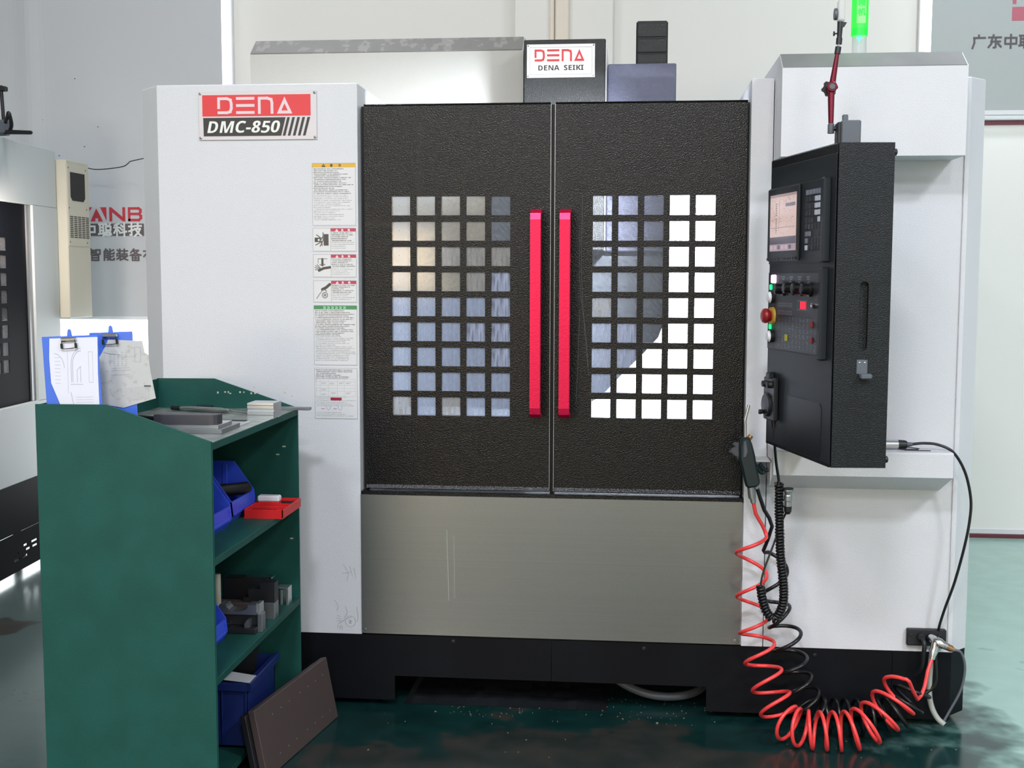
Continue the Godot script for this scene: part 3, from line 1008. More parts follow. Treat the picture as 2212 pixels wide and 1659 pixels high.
# ---------------------------------------------------------------- the machine
func machining_center() -> void:
	var t := thing("machining_center", "large white and black vertical machining centre with two windowed sliding doors and red handles", "machine", Vector3(-0.25, 0, -0.5))
	var X := Transform3D.IDENTITY
	# sheet metal body
	part("left_cabin", B.new().prism([[-0.852, 0], [-1.502, 0], [-1.584, 0.082], [-1.584, 2.0], [-0.852, 2.0]], 0.24, 2.009, plan(), 0.004), M.paint_white, t)
	part("right_column", B.new().prism([[0.37, 0], [0.4365, 0], [0.4365, 2.0], [0.37, 2.0]], 0.24, 2.006, plan(), 0.003), M.paint_white, t)
	part("right_cabin", B.new().prism([[0.4395, 0.001], [1.018, 0.001], [1.074, 0.057], [1.074, 2.0], [0.4395, 2.0]], 0.24, 2.003, plan(), 0.004), M.paint_white, t)
	part("upper_guard", B.new().prism([[-0.155, 1.755], [-0.155, 2.009], [-0.085, 2.058], [0.7, 2.058], [0.7, 2.0], [0.0, 2.0], [0.0, 1.755]], 0.441, 0.965, profile()), M.paint_white, t)
	part("guard_slope", B.new().prism([[-0.1545, 2.0095], [-0.1525, 2.0125], [-0.083, 2.0615], [0.6, 2.0615], [0.6, 2.0585], [-0.0848, 2.0585]], 0.443, 0.962, profile()), M.dusty_grey, t, "dull grey sloping top of the guard")
	part("tool_ledge", B.new().prism([[0.0, 0.888], [-0.151, 0.888], [-0.155, 0.884], [-0.155, 0.814], [0.0, 0.75]], 0.44, 0.962, profile()), M.paint_white, t)
	part("side_trim", B.new().bb(Vector3(1.003, 0.25, 0.0), Vector3(1.0065, 1.99, 0.004), 0.001), M.paint_white, t)
	# lower body behind the apron, and the inside
	part("lower_body", B.new().bb(Vector3(-0.852, 0.24, -2.0), Vector3(0.37, 0.698, -0.012)), M.paint_plain, t)
	part("inner_wall", B.new().bb(Vector3(-0.852, 0.7, -0.86), Vector3(0.37, 1.9, -0.84)), M.plastic_grey, t)
	for x: float in [-0.8505, 0.3665]:
		part("added_side_liner", B.new().bb(Vector3(x - 0.0012, 0.7, -0.84), Vector3(x + 0.0012, 1.9, -0.07)), M.plastic_grey, t)  # grey liners added to darken the lit side walls behind the panes
	var guard := B.new()
	guard.prism([[0.123, 1.93], [0.365, 1.93], [0.365, 0.705], [-0.34, 0.705], [-0.34, 0.90], [-0.23, 0.925], [-0.134, 0.965], [-0.07, 1.015], [-0.01, 1.08], [0.06, 1.15], [0.105, 1.2], [0.123, 1.25]], -0.325, -0.3, X)  # outline cut to the lit area behind the right panes
	part("bright_area_guard", guard, M.white_plastic, t, "white inner guard shaped to the bright area seen through the panes")
	part("table_cover", B.new().bb(Vector3(-0.85, 0.7, -0.84), Vector3(-0.1, 0.9, -0.42), 0.01), M.plastic_grey, t)
	part("spindle_nose", B.new().lathe([[0.0, 1.2], [0.05, 1.2], [0.07, 1.3], [0.11, 1.34], [0.11, 1.75], [0.0, 1.75]], 20, Transform3D(Basis.IDENTITY, Vector3(-0.25, 0, -0.6))), M.steel_dark, t)
	part("work_lamp", B.new().bb(Vector3(0.10, 1.84, -0.09), Vector3(0.36, 1.87, -0.06), 0.004), M.work_light, t)
	area("work_lamp_light", Vector3(0.23, 1.835, -0.1), Vector3(-0.15, -0.75, -0.35), Vector2(0.24, 0.05), Color(0.93, 0.96, 1.0), 32.0, t)
	# rear guard, spindle head, motor
	part("rear_guard", B.new().prism([[0.75, 1.96], [0.75, 2.24], [0.82, 2.298], [1.9, 2.298], [1.9, 1.96]], -1.433, -0.394, profile()), M.rear_paint, t)
	part("rear_guard_slope", B.new().prism([[0.749, 2.241], [0.748, 2.2445], [0.818, 2.3025], [1.5, 2.3025], [1.5, 2.2985], [0.82, 2.2985]], -1.431, -0.4, profile()), M.worn_grey, t, "grey sloping top with worn lighter patches")
	var head := part("spindle_cover", B.new().bb(Vector3(-0.381, 1.5, -1.15), Vector3(-0.087, 2.252, -0.62), 0.003), M.paint_charcoal, t)
	part("cover_edge", B.new().bb(Vector3(-0.0875, 1.5, -1.15), Vector3(-0.0845, 2.24, -0.63)), M.plate_silver, head)
	part("motor_housing", B.new().bb(Vector3(-0.083, 1.5, -1.3), Vector3(0.171, 2.194, -0.8), 0.004), M.motor_blue, t, "blue-grey spindle motor housing")
	var duct := part("cable_duct", B.new().bb(Vector3(0.022, 2.19, -1.0), Vector3(0.14, 2.36, -0.85), 0.006), M.paint_charcoal, t)
	for y: float in [2.325, 2.268, 2.212]:
		part("duct_cover", B.new().bb(Vector3(0.026, y - 0.026, -0.852), Vector3(0.136, y + 0.026, -0.846), 0.003), M.paint_charcoal, duct)
	for p: Array in [[0.05, 2.34], [0.118, 2.34], [0.05, 2.286], [0.118, 2.286], [0.118, 2.21]]:
		part("bolt", B.new().lathe([[0.004, 0], [0.004, 0.004], [0.0, 0.004]], 8, Transform3D(Basis(Vector3.RIGHT, PI / 2), Vector3(p[0], p[1], -0.847))), M.plastic_black, duct)
	brand_plate(t)
	nameplate(t)
	signal_lamp(t)
	# doors
	door(t, -0.838, -0.2435, -0.751, -0.302, [[0, 0, 0, 0, 4], [0, 0, 0, 0, 4], [0, 0, 1, 1, 1], [0, 0, 0, 1, 2], [5, 5, 5, 5, 2], [5, 5, 5, 2, 2], [5, 5, 5, 5, 2], [5, 5, 5, 5, 5], [1, 5, 1, 5, 5]], "left")
	door(t, -0.2305, 0.3625, -0.111, -0.211, [[4, 4, 4, 3, 3], [4, 4, 4, 3, 3], [4, 4, 4, 3, 3], [4, 4, 4, 3, 3], [1, 4, 4, 3, 3], [2, 2, 3, 3, 3], [2, 2, 3, 3, 3], [5, 3, 3, 3, 3], [3, 3, 3, 3, 3]], "right")
	part("door_sill", B.new().bb(Vector3(-0.851, 0.698, -0.075), Vector3(0.369, 0.713, -0.004), 0.002), M.paint_black, t)
	for q: Array in [[-0.8515, -0.836], [-0.2445, -0.2295], [0.361, 0.3695]]:
		part("gap_light_block", B.new().bb(Vector3(q[0], 0.713, -0.068), Vector3(q[1], 1.943, -0.0585)), M.rubber, t)  # black strips added to stop interior light leaking through the door gaps
	part("door_track", B.new().bb(Vector3(-0.851, 1.93, -0.12), Vector3(0.369, 1.944, -0.064), 0.002), M.steel_dark, t)
	# stainless apron
	var ap := B.new()
	var poly := [Vector2(-0.851, 0.702), Vector2(0.3655, 0.702)]
	for k in 5:
		var a := -PI / 2 * k / 4.0
		poly.append(Vector2(0.3555 + 0.01 * cos(a), 0.254 + 0.01 * sin(a)))
	for k in 5:
		var a := -PI / 2 - PI / 2 * k / 4.0
		poly.append(Vector2(-0.841 + 0.01 * cos(a), 0.254 + 0.01 * sin(a)))
	ap.prism(poly, 0.0, 0.004, X, 0.0006)
	var apron := part("apron_panel", ap, M.steel_sheet, t, "brushed stainless steel apron below the doors")
	for x: float in [-0.839, 0.35]:
		part("screw", B.new().lathe([[0.0035, 0], [0.003, 0.0025], [0.0, 0.003]], 10, Transform3D(Basis(Vector3.RIGHT, PI / 2), Vector3(x, 0.258, 0.004))), M.screw_head, apron)
	var drips := B.new()
	drips.tube(smooth(vv([[-0.571, 0.592, 0.0035], [-0.569, 0.52, 0.0035], [-0.566, 0.42, 0.0035], [-0.565, 0.36, 0.0035]])), 0.0016, 5)
	drips.tube(smooth(vv([[-0.548, 0.575, 0.0035], [-0.546, 0.46, 0.0035], [-0.545, 0.37, 0.0035]])), 0.001, 5)
	part("drip_mark", drips, M.dried_film, apron, "dried light drip marks")
	# black skirt with its opening, and what is below
	for q: Array in [[[-1.5, 0.022], [-0.744, 0.022], [-0.744, 0.103], [-0.232, 0.1025], [-0.232, 0.2385], [-1.5, 0.2385]], [[-0.2305, 0.1025], [0.264, 0.102], [0.264, 0.022], [0.838, 0.022], [0.838, 0.2385], [-0.2305, 0.2385]], [[0.8395, 0.022], [1.018, 0.022], [1.018, 0.2385], [0.8395, 0.2385]]]:
		part("base_skirt", B.new().prism(q, -0.006, -0.002, X), M.skirt_black, t)
	part("skirt_side", B.new().prism([[1.018, 0.004], [1.0735, 0.06], [1.0735, 2.0], [1.066, 2.0], [1.066, 0.063], [1.013, 0.008]], 0.035, 0.2385, plan()), M.skirt_black, t)
	part("skirt_side", B.new().prism([[-1.5, 0.004], [-1.582, 0.086], [-1.582, 2.0], [-1.574, 2.0], [-1.574, 0.089], [-1.495, 0.009]], 0.035, 0.2385, plan()), M.skirt_black, t)
	part("dark_void_box", B.new().bb(Vector3(-1.45, 0.06, -1.9), Vector3(0.98, 0.237, -0.45)), M.void_black, t)  # black box gives the opening its shade by colour
	part("sump_tray", B.new().bb(Vector3(-0.95, 0.03, -0.62), Vector3(0.45, 0.2, -0.4), 0.01), M.plastic_black, t)
	for x: float in [-1.35, -0.85, 0.38, 0.97]:
		for z: float in [-0.12, -1.7]:
			part("foot", B.new().lathe([[0.045, 0], [0.045, 0.014], [0.02, 0.02], [0.02, 0.1], [0, 0.1]], 14, Transform3D(Basis.IDENTITY, Vector3(x, 0, z))), M.steel_dark, t)
	for p: Array in [[-0.55, 0.225], [0.065, 0.222], [0.6, 0.218]]:
		part("skirt_bolt", B.new().lathe([[0.006, 0], [0.006, 0.003], [0.0, 0.004]], 10, Transform3D(Basis(Vector3.RIGHT, PI / 2), Vector3(p[0], p[1], -0.002))), M.plastic_black, t)
	# grease marks rubbed onto the white sheet beside the apron
	var gm := B.new()
	for q: Array in [[[-0.905, 0.33], [-0.9, 0.31], [-0.91, 0.29]], [[-0.935, 0.3], [-0.922, 0.296]], [[-0.936, 0.291], [-0.92, 0.288]], [[-0.935, 0.282], [-0.918, 0.281]], [[-0.93, 0.272], [-0.9, 0.29], [-0.885, 0.296]], [[-0.932, 0.256], [-0.93, 0.27]], [[-0.924, 0.252], [-0.923, 0.268]], [[-0.916, 0.252], [-0.917, 0.266]], [[-0.868, 0.33], [-0.864, 0.3], [-0.867, 0.28]], [[-0.94, 0.35], [-0.93, 0.33], [-0.935, 0.315]], [[-0.91, 0.47], [-0.895, 0.44], [-0.9, 0.415]], [[-0.89, 0.465], [-0.88, 0.43]], [[-0.915, 0.44], [-0.885, 0.445]], [[-0.876, 0.46], [-0.87, 0.425]]]:
		var w := []
		for p: Array in q:
			w.append(Vector3(p[0], p[1], 0.0))
		gm.tube(smooth(w, 5), 0.0011, 4)
	var ring := []
	for k in 25:
		ring.append(Vector3(-0.889 + 0.017 * cos(TAU * k / 24.0), 0.281 + 0.018 * sin(TAU * k / 24.0), 0.0))
	gm.tube(ring, 0.001, 4)
	gm.tube(vv([[-0.893, 0.286, 0], [-0.885, 0.282, 0], [-0.892, 0.277, 0], [-0.886, 0.274, 0]]), 0.0022, 4)
	part("grease_mark", gm, M.grease, t, "grey scribbled grease marks beside the steel apron").set_meta("kind", "stuff")
	stickers(t)
	hose_bracket(t)
	connector_block(t)


func door(t: Node3D, xa: float, xb: float, px: float, hx: float, film: Array, side: String) -> void:
	var y0 := 0.716
	var y1 := 1.946
	var zf := -0.032
	var zb := -0.06
	var b := B.new()
	var top := 1.657
	var bot := 0.957
	b.bb(Vector3(xa, top, zb), Vector3(xb, y1, zf))
	b.bb(Vector3(xa, y0 + 0.012, zb), Vector3(xb, bot, zf))
	b.bb(Vector3(xa, bot, zb), Vector3(px, top, zf))
	b.bb(Vector3(px + 0.38, bot, zb), Vector3(xb, top, zf))
	for c in 4:
		b.bb(Vector3(px + c * 0.08 + 0.06, bot, zb), Vector3(px + c * 0.08 + 0.08, top, zf))
	for c in 5:
		for r in 8:
			b.bb(Vector3(px + c * 0.08, top - r * 0.08 - 0.08, zb), Vector3(px + c * 0.08 + 0.06, top - r * 0.08 - 0.06, zf))
	# rolled edges: along the top, the bottom and the meeting stile
	b.prism([[0.03, y0], [0.026, y0 + 0.003], [0.032, y0 + 0.014], [0.06, y0 + 0.014], [0.06, y0]], xa, xb, profile())
	b.prism([[-zf, y1], [-zf - 0.003, y1 - 0.003], [-zf, y1 - 0.006]], xa, xb, profile())
	var leaf := part("door", b, M.paint_black, t, "black textured %s door leaf with a grid of square panes" % side)
	part("edge_strip", B.new().bb(Vector3((xb if side == "left" else xa) - 0.0008, y0, zf - 0.02), Vector3((xb if side == "left" else xa) + 0.0008, y1, zf + 0.0008)), M.steel_dull, leaf)
	var pm := B.new().box(Vector3.ZERO, Vector3(0.06, 0.06, 0.004)).mesh()
	# the front face of a pane carries the film once across
	for r in 9:
		for c in 5:
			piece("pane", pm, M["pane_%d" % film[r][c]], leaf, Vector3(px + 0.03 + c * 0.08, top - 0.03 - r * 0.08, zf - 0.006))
	var h := B.new()
	h.prism([[0.032, 1.615], [-0.02, 1.612], [-0.036, 1.60], [-0.042, 1.58], [-0.042, 0.993], [-0.036, 0.973], [-0.02, 0.961], [0.032, 0.958], [0.032, 0.972], [-0.015, 0.975], [-0.026, 0.985], [-0.03, 1.0], [-0.03, 1.573], [-0.026, 1.588], [-0.015, 1.598], [0.032, 1.601]], hx, hx + 0.034, profile(), 0.002)
	part("handle", h, M.handle_red, leaf, "glossy crimson bar handle")
	if side == "right":
		var sc := B.new()
		for q: Array in [[[-0.143, 1.66], [-0.146, 1.45], [-0.135, 1.25], [-0.12, 1.09]], [[-0.152, 1.55], [-0.15, 1.38], [-0.13, 1.22], [-0.122, 1.12]], [[-0.15, 1.3], [-0.155, 1.12], [-0.16, 1.0]]]:
			var w := []
			for p: Array in q:
				w.append(Vector3(p[0], p[1], zf))
			sc.tube(smooth(w), 0.0006, 4)
		part("scratch", sc, M.plastic_grey, leaf, "fine pale scratches beside the handle")


func screw4(parent: Node3D, xs: Array, ys: Array, z: float, r: float) -> void:
	for x: float in xs:
		for y: float in ys:
			part("screw", B.new().lathe([[r, 0], [r * 0.9, r * 0.5], [r * 0.35, r * 0.75], [0.0, r * 0.4]], 12, Transform3D(Basis(Vector3.RIGHT, PI / 2), Vector3(x, y, z))), M.screw_head, parent)


func brand_plate(t: Node3D) -> void:
	var z := -0.62
	var p := part("brand_plate", B.new().bb(Vector3(-0.37, 2.117, z), Vector3(-0.125, 2.235, z + 0.004), 0.001), M.plate_silver, t, "silver plate with a red logo and black letters")
	var rim := B.new()
	for q: Array in [[-0.359, 2.127, -0.136, 2.129], [-0.359, 2.223, -0.136, 2.225], [-0.36, 2.127, -0.358, 2.225], [-0.137, 2.127, -0.135, 2.225]]:
		rim.bb(Vector3(q[0], q[1], z + 0.004), Vector3(q[2], q[3], z + 0.0055))
	part("plate_border", rim, M.steel_dull, p)
	for b: B in logo(0.042, 0.037, 0.008, Transform3D(Basis.IDENTITY, Vector3(-0.342, 2.2165, z + 0.004))):
		part("letter", b, M.red_print, p)
	part("lettering", moved(letters("DENA  SEIKI", 0.0185, 600, 0.0, 1.18), Transform3D(Basis.IDENTITY, Vector3(-0.247, 2.1515, z + 0.004))), M.black_print, p)
	screw4(p, [-0.3645, -0.1305], [2.1225, 2.2295], z + 0.004, 0.003)


func nameplate(t: Node3D) -> void:
	var z := 0.001
	var p := part("nameplate", B.new().bb(Vector3(-1.364, 1.834, z), Vector3(-0.981, 1.986, z + 0.004), 0.001), M.plate_white, t, "nameplate with a red logo band above a black model number")
	part("red_band", B.new().bb(Vector3(-1.351, 1.908, z + 0.004), Vector3(-1.0, 1.9745, z + 0.0046)), M.red_print, p)
	part("black_band", B.new().prism([[-1.348, 1.846], [-1.096, 1.846], [-1.081, 1.9035], [-1.349, 1.9035]], z + 0.004, z + 0.0046), M.black_print, p)
	for k in 5:
		var x := -1.0795 + k * 0.0163
		part("slant_bar", B.new().prism([[x - 0.0115, 1.846], [x - 0.003, 1.846], [x + 0.0125, 1.9035], [x + 0.004, 1.9035]], z + 0.004, z + 0.0046), M.black_print, p)
	for b: B in logo(0.053, 0.05, 0.011, Transform3D(Basis.IDENTITY, Vector3(-1.3015, 1.9675, z + 0.0044))):
		part("letter", b, M.logo_white, p)
	part("lettering", moved(letters("DMC-850", 0.038, 800, 0.22, 1.12), Transform3D(Basis.IDENTITY, Vector3(-1.216, 1.8745, z + 0.0044))), M.text_white, p)
	screw4(p, [-1.358, -0.987], [1.841, 1.979], z + 0.004, 0.0045)


func signal_lamp(t: Node3D) -> void:
	var c := Vector3(0.703, 2.058, -0.1)
	var base := part("signal_lamp", B.new().lathe([[0.0, 0], [0.03, 0], [0.03, 0.006], [0.0, 0.006]], 20, Transform3D(Basis.IDENTITY, c)), M.steel_dull, t, "signal lamp glowing green")
	part("clear_tube", B.new().lathe([[0.022, 0.006], [0.022, 0.088]], 20, Transform3D(Basis.IDENTITY, c)), M.tower_clear, base)
	part("screw", B.new().lathe([[0.006, 0.0], [0.006, 0.012], [0, 0.014]], 10, Transform3D(Basis.IDENTITY, c + Vector3(0.0, 0.004, 0.03))), M.plastic_black, base)
	part("green_collar", B.new().lathe([[0.0, 0.088], [0.0255, 0.088], [0.0255, 0.108], [0.0, 0.108]], 24, Transform3D(Basis.IDENTITY, c)), M.tower_bright, base)
	part("cyan_tip", B.new().lathe([[0.0, 0.068], [0.008, 0.082], [0.008, 0.088]], 12, Transform3D(Basis.IDENTITY, c)), M.tower_cyan, base)
	var tube := B.new().lathe([[0.0255, 0.108], [0.0255, 0.52], [0.0, 0.53]], 28, Transform3D(Basis.IDENTITY, c))
	part("green_tube", tube, M.tower_green, base)
	part("light_plate", B.new().bb(c + Vector3(-0.014, 0.12, 0.022), c + Vector3(0.014, 0.5, 0.026), 0.002), M.tower_plate if M.has("tower_plate") else glow("tower_plate", Color(0.5, 0.75, 0.48), 0.55), base)
	var l := OmniLight3D.new()
	l.name = "signal_light"
	l.light_color = Color(0.2, 1.0, 0.35)
	l.light_energy = 0.012
	l.omni_range = 12.0
	l.shadow_enabled = true
	l.light_size = 0.03
	base.add_child(l)
	l.position = c + Vector3(0, 0.3, 0.06) - base_of(base)
	for k in 3:
		var s := B.new()
		raise_sign(s, ["机", "精", "中"][k], 0.022, 0.0032, Transform3D(Basis.IDENTITY, c + Vector3(-0.011, 0.166 + k * 0.028, 0.026)))
		part("character", s, M.tower_bright, base)


# a printed label: header colour, rows of fine print, optional picture box on the left
func label_image(w: int, h: int, header: Color, head_h: int, rows: int, sd: int, icon := -1) -> Image:
	var paper := Color(0.80, 0.80, 0.81)
	var im := Image.create(w, h, false, Image.FORMAT_RGB8)
	im.fill(paper)
	var grey := Color(0.5, 0.5, 0.51)
	im.fill_rect(Rect2i(2, 2, w - 4, h - 4), grey)
	im.fill_rect(Rect2i(4, 4, w - 8, h - 8), paper)
	var r := RandomNumberGenerator.new()
	r.seed = sd
	var x0 := 10
	if icon >= 0:
		x0 = int(w * 0.43)
		im.fill_rect(Rect2i(x0 - 5, 2, 2, h - 4), grey)
	im.fill_rect(Rect2i(x0 - 4 if icon >= 0 else 4, 4, w - x0 - (0 if icon >= 0 else -6), head_h), header)
	var y := head_h + 10
	var step := float(h - head_h - 18) / rows
	for k in rows:
		var bold := k < rows / 2.0
		var x := x0 + (4 if r.randf() < 0.3 else 0)
		var end := int(lerpf(x0 + (w - x0) * 0.35, w - 10, pow(r.randf(), 0.45)))
		while x < end:
			var l := r.randi_range(3, 9)
			var c := r.randf_range(0.32, 0.55) if bold else r.randf_range(0.5, 0.66)
			im.fill_rect(Rect2i(x, int(y), mini(l, end - x), maxi(1, int(step * (0.5 if bold else 0.36)))), Color(c, c, c))
			x += l + (1 if r.randf() < 0.85 else 5)
		y += step
	return im


func stickers(t: Node3D) -> void:
	var xa := -1.0
	var xb := -0.858
	var W := 284
	var specs := [[1.563, 1.761, Color(0.80, 0.62, 0.14), 26, 30, -1], [1.482, 1.557, Color(0.66, 0.1, 0.26), 20, 9, 0], [1.4, 1.474, Color(0.66, 0.1, 0.26), 20, 10, 1], [1.32, 1.391, Color(0.66, 0.1, 0.26), 20, 9, 2], [1.119, 1.312, Color(0.16, 0.5, 0.3), 24, 30, -1], [0.946, 1.111, Color(0.80, 0.80, 0.81), 2, 28, -1]]
	var what := ["yellow-headed warning label full of fine print", "red-headed danger label with a crushed hand picture", "red-headed danger label with a hand under a spindle", "red-headed danger label with a hand at a cutter", "green-headed safety notes label", "printed maintenance table label"]
	for k in specs.size():
		var s: Array = specs[k]
		var h := int((s[1] - s[0]) / (xb - xa) * W)
		var im := label_image(W, h, s[2], s[3], s[4], 300 + k, s[5])
		var dk := Color(0.13, 0.13, 0.14)
		if k == 0:
			ink(im, [[66, 24], [76, 9], [86, 24], [66, 24]], 2.2, dk)
			ink(im, [[72, 22], [80, 22]], 3.0, dk)
			ink_sign(im, "警", Vector2(118, 8), 17, 1.1, dk)
			ink_sign(im, "告", Vector2(172, 8), 17, 1.1, dk)
		if k in [1, 2, 3]:
			var wt := Color(0.92, 0.85, 0.87)
			ink(im, [[150, 20], [157, 9], [164, 20], [150, 20]], 2.0, wt)
			ink_sign(im, "危", Vector2(186, 7), 14, 1.0, wt)
			ink_sign(im, "险", Vector2(228, 7), 14, 1.0, wt)
		if k == 1:
			im.fill_rect(Rect2i(72, 40, 32, 72), dk)
			im.fill_rect(Rect2i(14, 62, 40, 28), dk)
			ink(im, [[68, 30], [68, 80], [48, 116]], 2.5, dk)
			for q: Array in [[54, 64, 26, 44], [58, 88, 20, 108], [56, 74, 64, 58], [58, 82, 62, 112]]:
				ink(im, [[q[0], q[1]], [q[2], q[3]]], 2.6, dk)
			dab(im, Vector2(40, 76), 7, Color(0.8, 0.8, 0.8))
		if k == 2:
			ink(im, [[34, 30], [92, 30]], 1.6, dk)
			ink(im, [[34, 30], [34, 58]], 1.2, dk)
			ink(im, [[62, 32], [62, 70]], 7.0, dk)
			ink(im, [[110, 84], [70, 90], [40, 104]], 8.0, dk)
			for q: Array in [[48, 94, 16, 72], [46, 98, 12, 84], [46, 102, 14, 98], [50, 92, 28, 66]]:
				ink(im, [[q[0], q[1]], [q[2], q[3]]], 1.8, dk)
			ink(im, [[44, 68], [62, 76], [80, 66], [62, 60], [44, 68]], 1.2, dk)
		if k == 3:
			ink(im, [[108, 26], [84, 46], [60, 58]], 9.0, dk)
			ink(im, [[66, 58], [44, 84], [22, 116]], 2.2, Color(0.4, 0.4, 0.4))
			ink(im, [[74, 56], [86, 70]], 2.4, dk)
			for a in 12:
				var p := Vector2(76, 94)
				ink(im, [[p.x, p.y], [p.x + 17 * cos(TAU * a / 12), p.y + 17 * sin(TAU * a / 12)]], 0.8, Color(0.35, 0.35, 0.35))
			for a in 24:
				var p := Vector2(76, 94)
				ink(im, [[p.x + 18 * cos(TAU * a / 24), p.y + 18 * sin(TAU * a / 24)], [p.x + 18 * cos(TAU * (a + 1) / 24), p.y + 18 * sin(TAU * (a + 1) / 24)]], 1.3, dk)
		if k == 4:
			var i := 0
			for ch: String in ["告", "装", "有", "备", "科", "技"]:
				ink(im, [[64 + i * 26, 10], [78 + i * 26, 10], [78 + i * 26, 22], [64 + i * 26, 22]], 1.6, Color(0.62, 0.82, 0.68))
				ink(im, [[66 + i * 26, 16], [77 + i * 26, 16]], 1.4, Color(0.7, 0.86, 0.74))
				i += 1
		if k == 5:
			var g := Color(0.55, 0.55, 0.57)
			im.fill_rect(Rect2i(12, 70, W - 24, 116), Color(0.80, 0.80, 0.81))
			for yy: int in [72, 88, 112, 132, 150, 184]:
				im.fill_rect(Rect2i(14, yy, W - 28, 1), g)
			for xx: int in [14, 38, 92, 150, 196, W - 15]:
				im.fill_rect(Rect2i(xx, 72, 1, 112), g)
			for q: Array in [[46, 96], [100, 98], [206, 96], [46, 138], [206, 160], [46, 168], [110, 160], [160, 96]]:
				im.fill_rect(Rect2i(q[0], q[1], 34, 2), g)
				im.fill_rect(Rect2i(q[0], q[1] + 5, 26, 2), g)
			im.fill_rect(Rect2i(106, 192, 72, 18), Color(0.58, 0.07, 0.2))
			im.fill_rect(Rect2i(12, 246, W - 24, 36), Color(0.80, 0.80, 0.81))
			for xx: int in [90, 168]:
				ink(im, [[xx - 12, 248], [xx - 12, 262], [xx, 274], [xx + 12, 262], [xx + 12, 248]], 1.0, g)
			for xx: int in [44, 124]:
				im.fill_rect(Rect2i(xx, 262, 22, 5), Color(0.72, 0.45, 0.58))
		var m := printed("sticker_%d" % k, im, 0.35)
		m.resource_name = "sticker_print"
		var b := B.new()
		b.prism([[xa, s[0]], [xb, s[0]], [xb, s[1]], [xa, s[1]]], 0.0004, 0.0012)
		part("warning_label" if k < 4 else "instruction_label", b, m, t, what[k])


func hose_bracket(t: Node3D) -> void:
	var b := B.new()
	b.bb(Vector3(0.374, 0.846, 0.0), Vector3(0.44, 0.8485, 0.105))
	b.prism([[-0.105, 0.8485], [-0.105, 0.79], [-0.09, 0.772], [0.0, 0.785], [0.0, 0.8485]], 0.4378, 0.44, profile())
	b.bb(Vector3(0.39, 0.8485, 0.0), Vector3(0.437, 0.872, 0.003))
	var o := part("hose_bracket", b, M.paint_plain, t, "small white folded bracket holding the air gun")
	part("screw", B.new().lathe([[0.006, 0], [0.006, 0.004], [0, 0.005]], 10, Transform3D(Basis(Vector3.FORWARD, -PI / 2), Vector3(0.4378, 0.826, 0.03)).scaled_local(Vector3(1, -1, 1))), M.steel_dark, o)


func connector_block(t: Node3D) -> void:
	var o := part("connector_block", B.new().bb(Vector3(0.877, 0.263, 0.0), Vector3(0.996, 0.316, 0.018), 0.003), M.steel_dark, t, "dark metal block with hose and cable sockets")
	for p: Array in [[0.888, 0.299], [0.975, 0.298]]:
		part("screw", B.new().lathe([[0.005, 0], [0.005, 0.004], [0, 0.005]], 10, Transform3D(Basis(Vector3.RIGHT, PI / 2), Vector3(p[0], p[1], 0.018))), M.plastic_black, o)
	for p: Array in [[0.918, 0.293], [0.946, 0.291]]:
		part("socket", B.new().lathe([[0.013, 0], [0.013, 0.014], [0.009, 0.02], [0, 0.02]], 14, Transform3D(Basis(Vector3.RIGHT, PI / 2), Vector3(p[0], p[1], 0.018))), M.plastic_black, o)
	part("elbow", B.new().tube(smooth(vv([[0.918, 0.293, 0.035], [0.922, 0.28, 0.05], [0.921, 0.25, 0.05], [0.918, 0.2, 0.04], [0.905, 0.17, 0.02]])), 0.007, 8), M.plastic_black, o)
	var f := part("fitting", B.new().tube(vv([[0.946, 0.294, 0.03], [0.955, 0.292, 0.055], [0.962, 0.288, 0.062], [0.975, 0.281, 0.062]]), [0.012, 0.015, 0.0165, 0.0125], 12), M.steel_bright, o, "pale metal hose fitting")
	part("down_nozzle", B.new().tube(vv([[0.953, 0.29, 0.06], [0.949, 0.27, 0.062], [0.946, 0.262, 0.064], [0.944, 0.247, 0.066], [0.942, 0.238, 0.067]]), [0.013, 0.0125, 0.0145, 0.009, 0.0085], 12), M.steel_bright, f)
	part("coupling", B.new().tube(vv([[0.972, 0.283, 0.06], [0.985, 0.277, 0.06]]), 0.0115, 12), M.steel_dull, f)
	part("brass_nut", B.new().tube(vv([[0.985, 0.277, 0.06], [1.0, 0.27, 0.06], [1.008, 0.266, 0.06]]), [0.011, 0.0105, 0.006], 8), M.brass, f)


# ---------------------------------------------------------------- control cabinet and what hangs on it
func face_frame() -> Transform3D:  # frame on the cabinet's operator face: x towards its near edge, y up, z outwards
	return Transform3D(Basis(Vector3(0.238, 0, 0.971), Vector3.UP, Vector3(-0.971, 0, 0.238)), Vector3(0.523, 0, 0.655))


